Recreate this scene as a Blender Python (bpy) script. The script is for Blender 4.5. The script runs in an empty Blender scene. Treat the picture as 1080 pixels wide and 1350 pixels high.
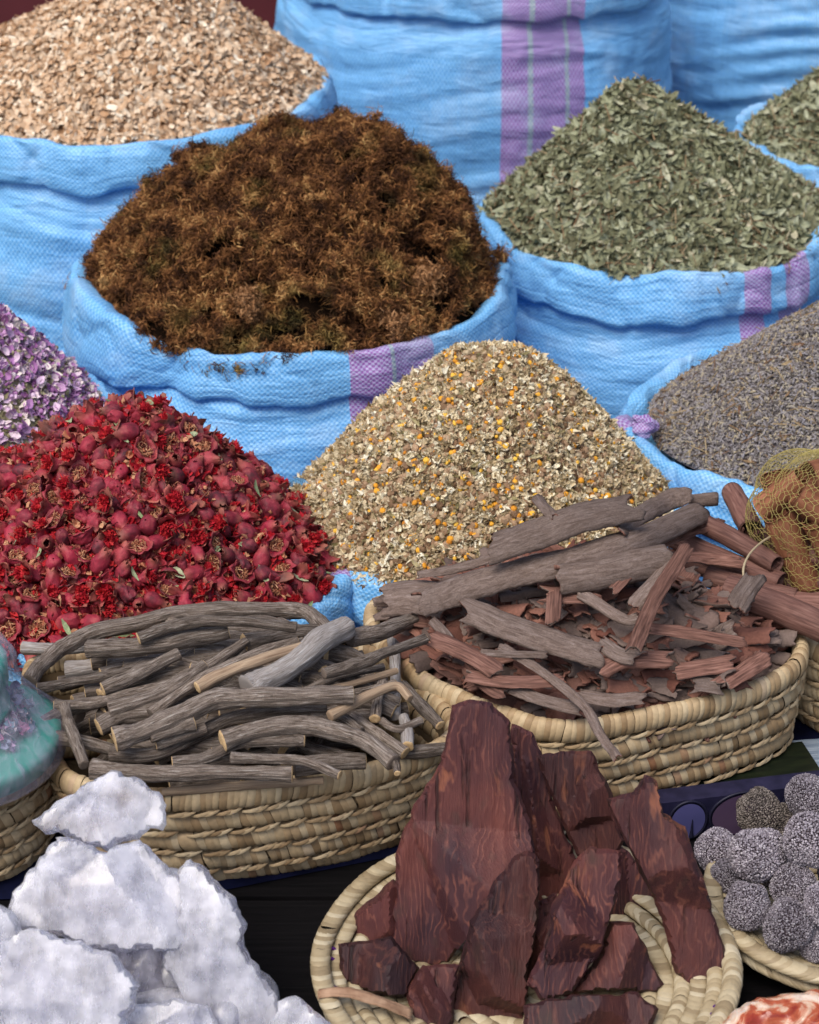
import bpy, math
import numpy as np
from mathutils import Vector, Matrix
from mathutils.geometry import delaunay_2d_cdt

S = bpy.context.scene
C = S.collection
R = math.radians

# ------------------------------------------------------------------ camera, light, exposure
H, PITCH, FPX = 1.2, R(28), 2707.0
cam_d = bpy.data.cameras.new('camera'); cam = bpy.data.objects.new('camera', cam_d); C.objects.link(cam)
cam.location = (0, 0, H); cam.rotation_euler = (math.pi/2-PITCH, 0, 0)
cam_d.sensor_fit = 'VERTICAL'; cam_d.sensor_height = 30; cam_d.lens = 15/(675/FPX)
cam_d.clip_start = .05; cam_d.clip_end = 60
cam_d.dof.use_dof = True; cam_d.dof.focus_distance = 2.0; cam_d.dof.aperture_fstop = 9
S.camera = cam

SUN_EL, SUN_ROT = R(58), R(215)
w = bpy.data.worlds.new('World'); S.world = w; w.use_nodes = True
nt = w.node_tree; bg = nt.nodes['Background']
sky = nt.nodes.new('ShaderNodeTexSky'); sky.sky_type = 'NISHITA'; sky.sun_disc = False
sky.sun_elevation = SUN_EL; sky.sun_rotation = SUN_ROT; sky.air_density = 1.0; sky.dust_density = 4.0
nt.links.new(sky.outputs[0], bg.inputs[0]); bg.inputs[1].default_value = .135
sd = bpy.data.lights.new('sun', 'SUN'); sun = bpy.data.objects.new('sun', sd); C.objects.link(sun)
sd.energy = 1.8; sd.angle = R(34); sd.color = (1, .95, .88)
# sun stands behind the camera to its left
sdir = Vector((-math.cos(SUN_EL)*.62, -math.cos(SUN_EL)*.78, math.sin(SUN_EL)))
sun.rotation_euler = sdir.to_track_quat('Z', 'Y').to_euler(); sun.location = (-1, -1, 3)
S.view_settings.view_transform = 'Standard'; S.view_settings.look = 'None'
S.view_settings.exposure = .32; S.view_settings.gamma = 1; S.view_settings.use_curve_mapping = False
try:
    S.cycles.use_denoising = True
    S.cycles.max_bounces = 8; S.cycles.transparent_max_bounces = 12
except Exception: pass

# ------------------------------------------------------------------ helpers
rng = np.random.default_rng(7)
F = np.array([0, math.cos(PITCH), -math.sin(PITCH)]); U = np.array([0, math.sin(PITCH), math.cos(PITCH)])
EYE = np.array([0, 0, H])
def ray(px, py): return F + (px-540)/FPX*np.array([1., 0, 0]) - (py-675)/FPX*U
def at_z(px, py, z):
    d = ray(px, py); return EYE + d*(z-H)/d[2]
def at_y(px, py, y):
    d = ray(px, py); return EYE + d*y/d[1]
def at_plane(px, py, p, n):
    d = ray(px, py); return EYE + d*(np.dot(p-EYE, n)/np.dot(d, n))
def at_surf(px, py, f):
    d = ray(px, py); t = 1.2
    for i in range(400):
        p = EYE+d*t
        if p[2] <= f(p[0], p[1]): break
        t += .01
    a, b = t-.01, t
    for i in range(12):
        m = (a+b)/2; p = EYE+d*m
        if p[2] <= f(p[0], p[1]): b = m
        else: a = m
    return EYE+d*b

def hsh(ix, iy, iz, seed):
    h = (ix*374761393 + iy*668265263 + iz*2147483647 + seed*1274126177) & 0xffffffff
    h = ((h ^ (h >> 13))*1274126177) & 0xffffffff
    h = ((h ^ (h >> 16))*2246822519) & 0xffffffff
    return ((h ^ (h >> 15)) & 0xffffff)/float(0xffffff)*2-1
def vn(p, seed=0):
    p = np.asarray(p, float); i = np.floor(p).astype(np.int64); f = p-i; f = f*f*(3-2*f)
    r = 0
    for a in (0, 1):
        for b in (0, 1):
            for c in (0, 1):
                wt = (f[..., 0] if a else 1-f[..., 0])*(f[..., 1] if b else 1-f[..., 1])*(f[..., 2] if c else 1-f[..., 2])
                r = r+wt*hsh(i[..., 0]+a, i[..., 1]+b, i[..., 2]+c, seed)
    return r
def fbm(p, seed=0, o=3):
    p = np.asarray(p, float); r = 0; a = 1
    for k in range(o): r = r+a*vn(p*2**k, seed+k*17); a *= .5
    return r
def p3(x, y, z=0.):
    x, y, z = np.broadcast_arrays(np.asarray(x, float), np.asarray(y, float), np.asarray(z, float)); return np.stack([x, y, z], -1)

def tag(o, label=None, cat=None, group=None, kind=None):
    for k, v in (('label', label), ('category', cat), ('group', group), ('kind', kind)):
        if v: o[k] = v
    return o
def mesh(name, V, T, mats, parent=None, smooth=True, mi=None, uv=None, loc=None):
    """T: (M,3) or (M,4) index array, or list of both; linked as one object."""
    if not isinstance(T, list): T = [T]
    T = [np.asarray(t, np.int32) for t in T if len(t)]
    me = bpy.data.meshes.new(name)
    V = np.asarray(V, np.float32)
    if loc is not None: V = V-np.asarray(loc, np.float32)
    me.vertices.add(len(V)); me.vertices.foreach_set('co', V.ravel())
    li = np.concatenate([t.ravel() for t in T]); sz = np.concatenate([np.full(len(t), t.shape[1], np.int32) for t in T])
    st = np.concatenate([[0], np.cumsum(sz)[:-1]]).astype(np.int32)
    me.loops.add(len(li)); me.loops.foreach_set('vertex_index', li)
    me.polygons.add(len(sz)); me.polygons.foreach_set('loop_start', st)
    try: me.polygons.foreach_set('loop_total', sz)
    except Exception: pass
    if uv is not None:
        l = me.uv_layers.new(name='UVMap'); l.data.foreach_set('uv', np.asarray(uv, np.float32)[li].ravel())
    for m in (mats if isinstance(mats, (list, tuple)) else [mats]): me.materials.append(m)
    if mi is not None: me.polygons.foreach_set('material_index', np.asarray(mi, np.int32))
    me.polygons.foreach_set('use_smooth', np.full(len(sz), smooth, bool))
    me.update(calc_edges=True); me.validate()
    o = bpy.data.objects.new(name, me); C.objects.link(o)
    if loc is not None: o.location = loc
    if parent is not None: o.parent = parent
    return o
def empty(name, loc, label, cat, group=None):
    o = bpy.data.objects.new(name, None); C.objects.link(o); o.location = loc; o.empty_display_size = .02
    return tag(o, label, cat, group)
def child(o, root):
    """parent a mesh built in world coordinates to an unrotated root"""
    o.parent = root; o.location = Vector(o.location)-Vector(root.location); return o
def grid_faces(nu, nv, wrap=False):
    """nu rows, nv columns; wrap joins the last column to the first"""
    i = np.arange(nu-1)[:, None]; j = np.arange(nv if wrap else nv-1)[None, :]; k = (j+1) % nv
    return np.stack([(i*nv+j), (i*nv+k), ((i+1)*nv+k), ((i+1)*nv+j)], -1).reshape(-1, 4)
def spline(P, n, closed=False):
    P = np.asarray(P, float); m = len(P)
    if closed: Q = np.vstack([P[-1], P, P[0], P[1]])
    else: Q = np.vstack([2*P[0]-P[1], P, 2*P[-1]-P[-2]])
    segs = m if closed else m-1
    t = np.linspace(0, segs, n, endpoint=not closed); i = np.minimum(t.astype(int), segs-1); f = (t-i)[:, None]
    a, b, c, d = Q[i], Q[i+1], Q[i+2], Q[i+3]
    return .5*((2*b)+(-a+c)*f+(2*a-5*b+4*c-d)*f*f+(-a+3*b-3*c+d)*f**3)
def merge(parts):
    Vs, Ts, k = [], [], 0
    for V, T in parts:
        Vs.append(V); Ts.append(np.asarray(T)+k); k += len(V)
    return np.vstack(Vs), np.vstack(Ts)
def tri(q):
    q = np.asarray(q); return np.vstack([q[:, [0, 1, 2]], q[:, [0, 2, 3]]]) if q.shape[1] == 4 else q
def frames(N, tilt, g, spin=True):
    """random orthonormal frames whose z axis is near each normal"""
    n = len(N); Z = N+g.normal(size=(n, 3))*tilt; Z /= np.linalg.norm(Z, axis=1)[:, None]
    A = g.normal(size=(n, 3)); X = A-Z*(A*Z).sum(1)[:, None]; X /= np.linalg.norm(X, axis=1)[:, None]
    return np.stack([X, np.cross(Z, X), Z], -1)
def stamp(tpls, P, Fr, sc, g, which=None):
    """copies of templates (V,T) at points P with frames Fr and scale sc, merged"""
    which = g.integers(0, len(tpls), len(P)) if which is None else which
    parts = []
    for k, (V, T) in enumerate(tpls):
        s = np.where(which == k)[0]
        if not len(s): continue
        W = np.einsum('nij,vj->nvi', Fr[s], V)*sc[s][:, None, None]+P[s][:, None, :]
        TT = (T[None]+(np.arange(len(s))*len(V))[:, None, None]).reshape(-1, 3)
        parts.append((W.reshape(-1, 3), TT))
    return merge(parts)

# ------------------------------------------------------------------ templates of small pieces
def t_disc(rx, ry, th, cup=0., n=8):
    a = np.arange(n)*2*math.pi/n; x, y = rx*np.cos(a), ry*np.sin(a)
    ring = np.stack([x, y, cup*(x/rx)**2*rx+0*x], 1)
    V = np.vstack([ring, [[0, 0, th]], [[0, 0, -th*.4]]]); i = np.arange(n); j = (i+1) % n
    return V, np.vstack([np.stack([i, j, np.full(n, n)], 1), np.stack([j, i, np.full(n, n+1)], 1)])
def t_leaf(l, wd, bend=.3, fold=.3, m=5, seed=0):
    g = np.random.default_rng(seed); s = np.linspace(0, 1, m); wv = wd*np.sin(math.pi*np.clip(s*.92+.05, 0, 1))**.8
    tw = g.normal()*.6*s; V = []
    for k in (-1, 0, 1):
        yy = k*wv; zz = np.abs(k)*wv*fold+bend*l*(s-.5)**2*2+g.normal(size=m)*wd*.08
        V.append(np.stack([(s-.5)*l, yy*np.cos(tw)-zz*np.sin(tw)*.5, zz+yy*np.sin(tw)], 1))
    V = np.stack(V, 1).reshape(-1, 3)
    return V, tri(grid_faces(m, 3))
def t_twig(l, r, bend=.2, m=4, seed=0, sides=3):
    g = np.random.default_rng(seed); s = np.linspace(-.5, .5, m)
    c = np.stack([s*l, bend*l*(s*s-.1)*g.normal(), bend*l*(s**2)*g.normal()], 1); a = np.arange(sides)*2*math.pi/sides
    V = (c[:, None]+np.stack([0*a, r*np.cos(a), r*np.sin(a)], 1)[None]).reshape(-1, 3)
    return V, tri(grid_faces(m, sides, True))
def t_ball(r, sub=1, sx=1, sy=1, sz=1, rough=0., seed=0, nz=3.):
    t = (1+5**.5)/2
    V = np.array([(-1, t, 0), (1, t, 0), (-1, -t, 0), (1, -t, 0), (0, -1, t), (0, 1, t), (0, -1, -t), (0, 1, -t), (t, 0, -1), (t, 0, 1), (-t, 0, -1), (-t, 0, 1)], float)
    T = np.array([(0, 11, 5), (0, 5, 1), (0, 1, 7), (0, 7, 10), (0, 10, 11), (1, 5, 9), (5, 11, 4), (11, 10, 2), (10, 7, 6), (7, 1, 8), (3, 9, 4), (3, 4, 2), (3, 2, 6), (3, 6, 8), (3, 8, 9), (4, 9, 5), (2, 4, 11), (6, 2, 10), (8, 6, 7), (9, 8, 1)])
    V /= np.linalg.norm(V[0])
    for _ in range(sub):
        V = list(map(tuple, V)); c = {}; N = []
        def mid(a, b):
            k = (min(a, b), max(a, b))
            if k not in c:
                m = np.array(V[a])+np.array(V[b]); c[k] = len(V); V.append(tuple(m/np.linalg.norm(m)))
            return c[k]
        for a, b, d in T:
            ab, bd, da = mid(a, b), mid(b, d), mid(d, a); N += [(a, ab, da), (b, bd, ab), (d, da, bd), (ab, bd, da)]
        T = np.array(N); V = np.array(V)
    V = np.array(V); V = V*(1+rough*vn(V*nz+seed*3.1, seed))[:, None]
    return V*np.array([sx, sy, sz])*r, T
def t_crumple(s, seed=0, m=4, amp=.5):
    g = np.random.default_rng(seed); a = np.linspace(-.5, .5, m); X, Y = np.meshgrid(a, a, indexing='ij')
    rr = 1-.35*(np.abs(X*Y)*4); V = np.stack([X*rr, Y*rr, g.normal(size=X.shape)*amp*.35+(X**2+Y**2)*amp], -1).reshape(-1, 3)*s
    return V, tri(grid_faces(m, m))

# ------------------------------------------------------------------ materials
def newmat(name, rough=.8, spec=.3):
    m = bpy.data.materials.new(name); m.use_nodes = True; n = m.node_tree
    b = n.nodes['Principled BSDF']; b.inputs['Roughness'].default_value = rough; b.inputs['Specular IOR Level'].default_value = spec
    return m, n, b
def nd(n, typ, **k):
    x = n.nodes.new('ShaderNode'+typ)
    for a, v in k.items():
        if a == 'op': x.operation = v
        elif a.startswith('i_'):
            x.inputs[a[2:]].default_value = v
        else: setattr(x, a, v)
    return x
def lk(n, a, b): n.links.new(a, b)
def val(n, src):
    return src
def math_(n, op, a, b=None, c=None):
    x = n.nodes.new('ShaderNodeMath'); x.operation = op
    for i, v in enumerate((a, b, c)):
        if v is None: continue
        if isinstance(v, (int, float)): x.inputs[i].default_value = v
        else: lk(n, v, x.inputs[i])
    return x.outputs[0]
def ramp(n, fac, stops, interp='LINEAR'):
    x = n.nodes.new('ShaderNodeValToRGB'); r = x.color_ramp; r.interpolation = interp
    while len(r.elements) < len(stops): r.elements.new(.5)
    for e, (p, c) in zip(r.elements, stops): e.position = p; e.color = (*c, 1)
    if fac is not None: lk(n, fac, x.inputs[0])
    return x.outputs[0]
def mixc(n, fac, a, b, mode='MIX'):
    x = n.nodes.new('ShaderNodeMix'); x.data_type = 'RGBA'; x.blend_type = mode
    for s, v in ((x.inputs[0], fac), (x.inputs[6], a), (x.inputs[7], b)):
        if isinstance(v, (int, float)): s.default_value = v
        elif isinstance(v, tuple): s.default_value = (*v, 1)
        else: lk(n, v, s)
    return x.outputs[2]
def noise_(n, vec, scale, detail=3, rough=.55, dist=0.):
    x = n.nodes.new('ShaderNodeTexNoise'); x.inputs['Scale'].default_value = scale; x.inputs['Detail'].default_value = detail
    x.inputs['Roughness'].default_value = rough; x.inputs['Distortion'].default_value = dist
    if vec is not None: lk(n, vec, x.inputs['Vector'])
    return x.outputs[0]
def mapping(n, vec, sc=(1, 1, 1), loc=(0, 0, 0)):
    x = n.nodes.new('ShaderNodeMapping'); x.inputs['Scale'].default_value = sc; x.inputs['Location'].default_value = loc
    lk(n, vec, x.inputs['Vector']); return x.outputs[0]
def tex(n, what='Object'): return n.nodes.new('ShaderNodeTexCoord').outputs[what]
def bump(n, b, h, strength=.5, dist=.001):
    x = n.nodes.new('ShaderNodeBump'); x.inputs['Strength'].default_value = strength; x.inputs['Distance'].default_value = dist
    lk(n, h, x.inputs['Height']); lk(n, x.outputs[0], b.inputs['Normal'])
def gain(n, col, fac, lo, hi):
    """scale a colour by fac (0..1) between lo and hi"""
    g_ = nd(n, 'MapRange'); g_.inputs[3].default_value = lo; g_.inputs[4].default_value = hi; lk(n, fac, g_.inputs[0])
    v = nd(n, 'VectorMath', op='SCALE'); lk(n, col, v.inputs[0]); lk(n, g_.outputs[0], v.inputs[3]); return v.outputs[0]
def pal(name, stops, rough=.8, spec=.25, src='island', nscale=300., lo=.7, hi=1.25, bmp=.3, bdist=.0006, trans=0., interp='LINEAR', big=None):
    """palette by random value per loose piece (or per object), with fine mottling"""
    m, n, b = newmat(name, rough, spec)
    f = nd(n, 'NewGeometry').outputs['Random Per Island'] if src == 'island' else nd(n, 'ObjectInfo').outputs['Random']
    if src == 'both':
        f = math_(n, 'FRACT', math_(n, 'ADD', nd(n, 'ObjectInfo').outputs['Random'], nd(n, 'NewGeometry').outputs['Random Per Island']))
    if big:   # blend in a slow noise over position so that neighbouring pieces share a tone
        nb = noise_(n, tex(n), big[0], 3, .6); f = math_(n, 'MULTIPLY_ADD', nb, big[1], math_(n, 'MULTIPLY_ADD', f, 1-big[1], big[2] if len(big) > 2 else 0.))
    col = ramp(n, f, stops, interp)
    nz = noise_(n, tex(n), nscale, 2)
    col = gain(n, col, nz, lo, hi); lk(n, col, b.inputs['Base Color'])
    if bmp: bump(n, b, nz, bmp, bdist)
    if trans:
        b.inputs['Subsurface Weight'].default_value = trans; b.inputs['Subsurface Radius'].default_value = (.004, .003, .002); b.inputs['Subsurface Scale'].default_value = 1.
    return m

# ------------------------------------------------------------------ the setting
def box(name, lo, hi, mt, **k):
    x0, y0, z0 = lo; x1, y1, z1 = hi
    V = [(x, y, z) for z in (z0, z1) for y in (y0, y1) for x in (x0, x1)]
    Q = [(0, 2, 3, 1), (4, 5, 7, 6), (0, 1, 5, 4), (2, 6, 7, 3), (0, 4, 6, 2), (1, 3, 7, 5)]
    return mesh(name, V, np.array(Q), mt, smooth=False, **k)
FLOOR = -.42
m_ground, n, b = newmat('ground_dark', .9); lk(n, ramp(n, noise_(n, tex(n), 9, 5), [(0, (.03, .03, .032)), (1, (.09, .085, .08))]), b.inputs['Base Color'])
g_ = mesh('ground', [(-8, -4, FLOOR), (8, -4, FLOOR), (8, 9, FLOOR), (-8, 9, FLOOR)], np.array([(0, 1, 2, 3)]), m_ground, smooth=False); tag(g_, kind='structure')
m_wall, n, b = newmat('dark_red_paint', .6); lk(n, ramp(n, noise_(n, tex(n), 4, 4), [(.2, (.075, .014, .018)), (.8, (.11, .02, .026))]), b.inputs['Base Color'])
wl = box('wall', (-5, 4.75, FLOOR), (5, 4.9, 1.6), m_wall); tag(wl, 'dark red painted wall behind the sacks', 'wall', kind='structure')
m_plinth, n, b = newmat('grey_violet_paint', .7); lk(n, ramp(n, noise_(n, tex(n), 5, 4), [(.2, (.12, .11, .16)), (.8, (.17, .15, .21))]), b.inputs['Base Color'])
m_table, n, b = newmat('black_stained_wood', .75, .08)
gz = noise_(n, mapping(n, tex(n), (3, 60, 10)), 3, 5, .6)
lk(n, ramp(n, gz, [(.3, (.0025, .0025, .003)), (.75, (.008, .007, .008))]), b.inputs['Base Color']); bump(n, b, gz, .35, .003)
tb = empty('market_table', (0, 1.4, 0), 'black stained wooden table under the baskets and bowls', 'table')
ys = [.75, .93, 1.12, 1.305, 1.5, 1.69, 1.83]
for i in range(len(ys)-1):
    o = box('plank', (-1.2, ys[i]+.003, -.03), (1.2, ys[i+1]-.003, 0), m_table); child(o, tb)
for x in (-.95, .95):
    for y in (.85, 1.75): child(box('leg', (x-.03, y-.03, FLOOR), (x+.03, y+.03, -.031), m_table), tb)
m_cloth, n, b = newmat('navy_cloth', .9, .1)
lk(n, ramp(n, noise_(n, tex(n), 40, 3), [(.3, (.002, .003, .014)), (.75, (.006, .008, .035))]), b.inputs['Base Color'])
# rumpled cloth under the two front baskets
nx, ny = 120, 30; X, Y = np.meshgrid(np.linspace(-.42, .46, nx), np.linspace(0, 1, ny)); 
yb = np.interp(X, [-.42, -.2, 0, .2, .46], [1.47, 1.475, 1.54, 1.60, 1.66]); YY = yb+.026+Y*.11
Z = .006+.005*np.abs(fbm(p3(X*12, YY*20), 3)); Z[0] = .0015
cl = mesh('cloth', p3(X, YY, Z).reshape(-1, 3), grid_faces(ny, nx), m_cloth); tag(cl, 'dark navy cloth edge showing under the two long baskets', 'cloth')

# ------------------------------------------------------------------ sacks
def sack_mat(name, stripes, tone=1., seed=0):
    m, n, b = newmat(name, .42, .45)
    uvn = tex(n, 'UV'); sx = nd(n, 'SeparateXYZ'); lk(n, uvn, sx.inputs[0]); u, v = sx.outputs[0], sx.outputs[1]
    su = math_(n, 'SINE', math_(n, 'MULTIPLY', u, 2*math.pi/.0072)); sv = math_(n, 'SINE', math_(n, 'MULTIPLY', v, 2*math.pi/.0066))
    wv = math_(n, 'MULTIPLY', su, sv)                               # -1..1 over-and-under of the tapes
    wf = nd(n, 'MapRange', interpolation_type='SMOOTHSTEP'); lk(n, wv, wf.inputs[0]); wf.inputs[1].default_value = -.25; wf.inputs[2].default_value = .25
    wf = wf.outputs[0]
    slow = noise_(n, mapping(n, uvn, (3, 22, 1), (seed, 0, 0)), 1., 4, .6)
    tape = noise_(n, mapping(n, uvn, (6, 330, 1), (seed, 3, 0)), 1., 2, .5); tap2 = noise_(n, mapping(n, uvn, (280, 4, 1), (seed, 7, 0)), 1., 2, .5)
    blue = mixc(n, slow, (.050*tone, .270*tone, .65*tone), (.165*tone, .46*tone, .80*tone))
    blue = mixc(n, math_(n, 'MULTIPLY', wf, .6), blue, (.32*tone, .62*tone, .90*tone))
    blue = gain(n, blue, tape, .78, 1.2); blue = gain(n, blue, tap2, .85, 1.14)
    col = blue
    pur = mixc(n, wf, (.25, .10, .36), (.42, .38, .62)); pur = gain(n, pur, tape, .85, 1.15)
    grn = mixc(n, wf, (.25, .32, .42), (.42, .5, .5))
    for a, c, kind in stripes:
        k = math_(n, 'MULTIPLY', math_(n, 'GREATER_THAN', u, a), math_(n, 'LESS_THAN', u, c))
        col = mixc(n, k, col, pur if kind == 'p' else grn)
    worn = noise_(n, mapping(n, uvn, (9, 14, 1), (seed+4, 1, 0)), 1., 5, .65)
    wr = nd(n, 'MapRange'); lk(n, worn, wr.inputs[0]); wr.inputs[1].default_value = .5; wr.inputs[2].default_value = .8
    col = mixc(n, math_(n, 'MULTIPLY', wr.outputs[0], .5), col, (.52, .68, .84))
    lk(n, col, b.inputs['Base Color'])
    wrk = noise_(n, mapping(n, uvn, (9, 60, 1), (seed, 9, 0)), 1., 4, .6, .6); wrk2 = noise_(n, mapping(n, uvn, (34, 42, 1), (seed, 9, 0)), 1., 4, .6, .6)
    hgt = math_(n, 'ADD', math_(n, 'MULTIPLY', wv, .12), math_(n, 'ADD', math_(n, 'MULTIPLY', wrk, 2.6), math_(n, 'MULTIPLY', wrk2, 1.5)))
    bump(n, b, hgt, .7, .0026)
    return m

PROF = [(-.085, -.10), (-.060, -.050), (-.030, -.006), (-.016, .015), (-.006, .0235), (.003, .0245), (.009, .017), (.0125, .002), (.0145, -.014), (.0150, -.030), (.0115, -.0395), (.002, -.0405), (-.002, -.0415)]
BODY = [(-.002, -.0415), (.001, -.050), (.008, -.066), (.019, -.100), (.028, -.16), (.026, -.24), (.012, -.34), (-.03, -.5)]
PLACED = []   # (cx, cy, r) of the sacks built so far: later ones are pressed flat against them
def sack(name, label, cx, cy, z, rx, ry, stripes=(), roll=1., seed=0, bumps=(), press=(), tone=1., body_r=0., wr=1., group='blue woven sacks of the stall'):
    g = np.random.default_rng(seed); n = 420
    th = np.linspace(-math.pi, math.pi, n, endpoint=False)
    def ring_noise(fr, sd): return fbm(p3(np.cos(th)*fr+sd, np.sin(th)*fr, sd*1.7), sd, 3)
    zw = .007*ring_noise(1.6, seed+1)+.004*ring_noise(5, seed+2); rw = .010*ring_noise(1.3, seed+3)+.0035*ring_noise(6, seed+4)
    rs = roll*(1+.22*ring_noise(1.9, seed+5)+.10*ring_noise(7, seed+6))
    for a, wd, dz, dr, ds in bumps:      # (angle, width, rise, outward, roll change)
        e = np.exp(-(((th-a+math.pi) % (2*math.pi)-math.pi)/wd)**2); zw = zw+e*dz; rw = rw+e*dr; rs = rs*(1+e*ds)
    root = empty(name, (cx, cy, FLOOR), label, 'sack', group)
    mt = sack_mat(name+'_weave', stripes, tone, seed*1.37)
    def shell(P, dens, pn, is_body):
        Q = spline(P, dens); ds = np.concatenate([[0], np.cumsum(np.linalg.norm(np.diff(Q, axis=0), axis=1))])
        dr = Q[:, 0][:, None]; dz = Q[:, 1][:, None]
        if is_body:
            tt = np.linspace(0, 1, dens)[:, None]; k = np.clip(1-tt*5, 0, 1)
            DR = (dr*(1+(rs-1)*k))+rw*np.clip(1-tt*2, .3, 1)+body_r*np.sin(math.pi*np.clip(tt*1.3, 0, 1)); DZ = np.where(k > 0, -.0415*rs+(dz+.0415), dz+(-.0415*rs+.0415)*np.clip(1-tt, 0, 1))+zw*np.clip(1-tt*1.5, 0, 1)
            # keep the foot on the floor
            DZ = DZ+(FLOOR-z-DZ[-1])*np.clip((tt-.45)/.55, 0, 1)**1.0
            arc = th*rx
            q = p3(np.cos(th)[None]*rx*5, np.sin(th)[None]*rx*5, (z+DZ)*42+1.2*np.sin(arc*9+seed)[None])
            fold = fbm(q, seed+8, 3); amp = np.clip(tt*6, 0, 1)*.0036*wr
            DR = DR+amp*fold*(1+.6*vn(p3(np.cos(th)[None]*3, np.sin(th)[None]*3, (z+DZ)*6), seed+9))
            q2 = p3(np.cos(th)[None]*rx*14, np.sin(th)[None]*rx*14, (z+DZ)*8); DR = DR+np.clip(tt*8, 0, 1)*.004*fbm(q2, seed+11, 3)
        else:
            DR = dr*rs+rw; DZ = dz*rs+zw
            tt = np.linspace(0, 1, dens)[:, None]; sh = np.sin(math.pi*tt)
            q = p3(np.cos(th)[None]*rx*18+tt*2.2, np.sin(th)[None]*rx*18-tt*1.6, tt*1.6+seed)
            DR = DR+sh*.0032*fbm(q, seed+12, 3)
            q = p3(np.cos(th)[None]*rx*7, np.sin(th)[None]*rx*7, tt*7+seed); DR = DR+sh*.0022*vn(q, seed+13)
            q = p3(np.cos(th)[None]*rx*11+tt*1.2, np.sin(th)[None]*rx*11-tt*1.0, tt*.8+seed*2.); DR = DR-sh*.0060*np.clip(1-6*np.abs(vn(q, seed+14)), 0, 1)-sh*.0035*np.clip(1-7*np.abs(vn(q*2.1, seed+15)), 0, 1)
        Xs = cx+(rx+DR)*np.sin(th)[None]; Ys = cy-(ry+DR)*np.cos(th)[None]; Zs = z+DZ+0*Xs
        for (ox, oy, orad) in press:
            dx, dy = Xs-ox, Ys-oy; d = np.hypot(dx, dy); push = np.clip(orad-d, 0, None); Xs = Xs+dx/d*push; Ys = Ys+dy/d*push
        Vv = p3(Xs, Ys, Zs).reshape(-1, 3); UV = np.stack([np.broadcast_to(th*rx, Xs.shape), np.broadcast_to((ds+(.2 if is_body else 0))[:, None], Xs.shape)], -1).reshape(-1, 2)
        # seam column: close with duplicated uv is behind the sack, wrap directly
        return mesh(pn, Vv, grid_faces(dens, n, True)[:, ::-1], mt, uv=UV)
    child(shell(PROF, 46, 'rolled_rim', False), root); child(shell(BODY, 110, 'sack_body', True), root)
    PLACED.append((cx, cy, rx))
    return root
def spot(px, py, z, rpx):
    p = at_z(px, py, z); dep = np.dot(p-EYE, F); return p[0], p[1], rpx/FPX*dep
def arcs(r, *ab): return [(a*r, c*r, k) for a, c, k in ab]

ZM, ZG, ZC, ZP, ZL, ZB, ZT = .12, .10, .05, .04, .05, .22, .12
bx = spot(148, 126, ZB, 280); mo = spot(389, 384, ZM, 281); gr = spot(872, 300, ZG, 232); bl = spot(626, -62, .29, 250); br = spot(1098, -175, .36, 235)
tr = spot(1118, 195, ZT, 148); la = spot(1085, 572, ZL, 250); pm = spot(152, 752, ZP, 306); ch = spot(632, 690, ZC-.01, 262); ro = spot(-85, 560, .09, 235)
sack('grain_sack', 'big blue woven sack with a rolled rim, filled with beige husks', bx[0], bx[1], ZB, bx[2], bx[2]*.95, (), 1.25, 1, tone=1.02, wr=1.5)
sack('moss_sack', 'blue woven sack with a lilac checked stripe, filled with dark brown moss', mo[0], mo[1], ZM, mo[2], mo[2]*.95,
     arcs(mo[2], (.28, .68, 'p'), (.46, .48, 'g')), 1.12, 2, bumps=[(-.55, .10, -.012, -.012, -.25), (-1.25, .45, .006, .004, .30), (1.35, .4, .003, .002, .2)], wr=.8)
sack('herb_sack', 'blue woven sack with two lilac stripes, filled with dried green leaves', gr[0], gr[1], ZG, gr[2], gr[2]*.95,
     arcs(gr[2], (.33, .48, 'p'), (.58, .74, 'p')), 1.1, 3, bumps=[(-.30, .12, -.010, -.01, .1), (1.2, .3, .02, .0, .1)], press=[(mo[0], mo[1], mo[2]+.02)])
sack('tall_sack', 'large blue sack with a wide lilac stripe standing behind the green leaf cone', bl[0], bl[1], .29, bl[2], bl[2]*.9,
     arcs(bl[2], (.105, .52, 'p'), (.23, .255, 'g'), (.42, .44, 'g')), 1.15, 4, tone=1.0, wr=1.2)
sack('tall_sack', 'large plain blue sack with horizontal creases in the upper right corner', br[0], br[1], .36, br[2], br[2]*.9, (), 1.1, 5, press=[(bl[0], bl[1], bl[2]+.02)], wr=2.2)
sack('herb_sack', 'small blue sack of green leaves half cut off at the upper right edge', tr[0], tr[1], ZT, tr[2], tr[2], (), 1.05, 6)
sack('lavender_sack', 'bright blue sack with a low rolled rim, filled with grey lavender', la[0], la[1], ZL, la[2], la[2]*.92,
     arcs(la[2], (-1.62, -1.40, 'p')), 1.05, 7, bumps=[(-1.5, .1, .006, .012, .3)], press=[(gr[0], gr[1], gr[2]+.02)], tone=1.02)
sack('petal_sack', 'blue sack at the left edge under the purple rosebuds', ro[0], ro[1], .09, ro[2], ro[2]*.8, (), 1., 8, press=[(mo[0], mo[1], mo[2]+.02)])
sack('chamomile_sack', 'blue sack mostly hidden under the cream and yellow chamomile', ch[0], ch[1], ZC-.01, ch[2], ch[2]*.84, (), .9, 9, bumps=[(-1.35, .35, .012, .014, .3)],
     press=[(mo[0], mo[1], mo[2]+.02), (la[0], la[1], la[2]+.02), (pm[0], pm[1], pm[2]*.93)])
sack('flower_sack', 'blue sack with a lilac white band, filled with dark red pomegranate flowers', pm[0], pm[1], ZP, pm[2], pm[2]*.82,
     arcs(pm[2], (1.35, 1.9, 'p')), .95, 10, press=[(ro[0], ro[1], .10)])
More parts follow.
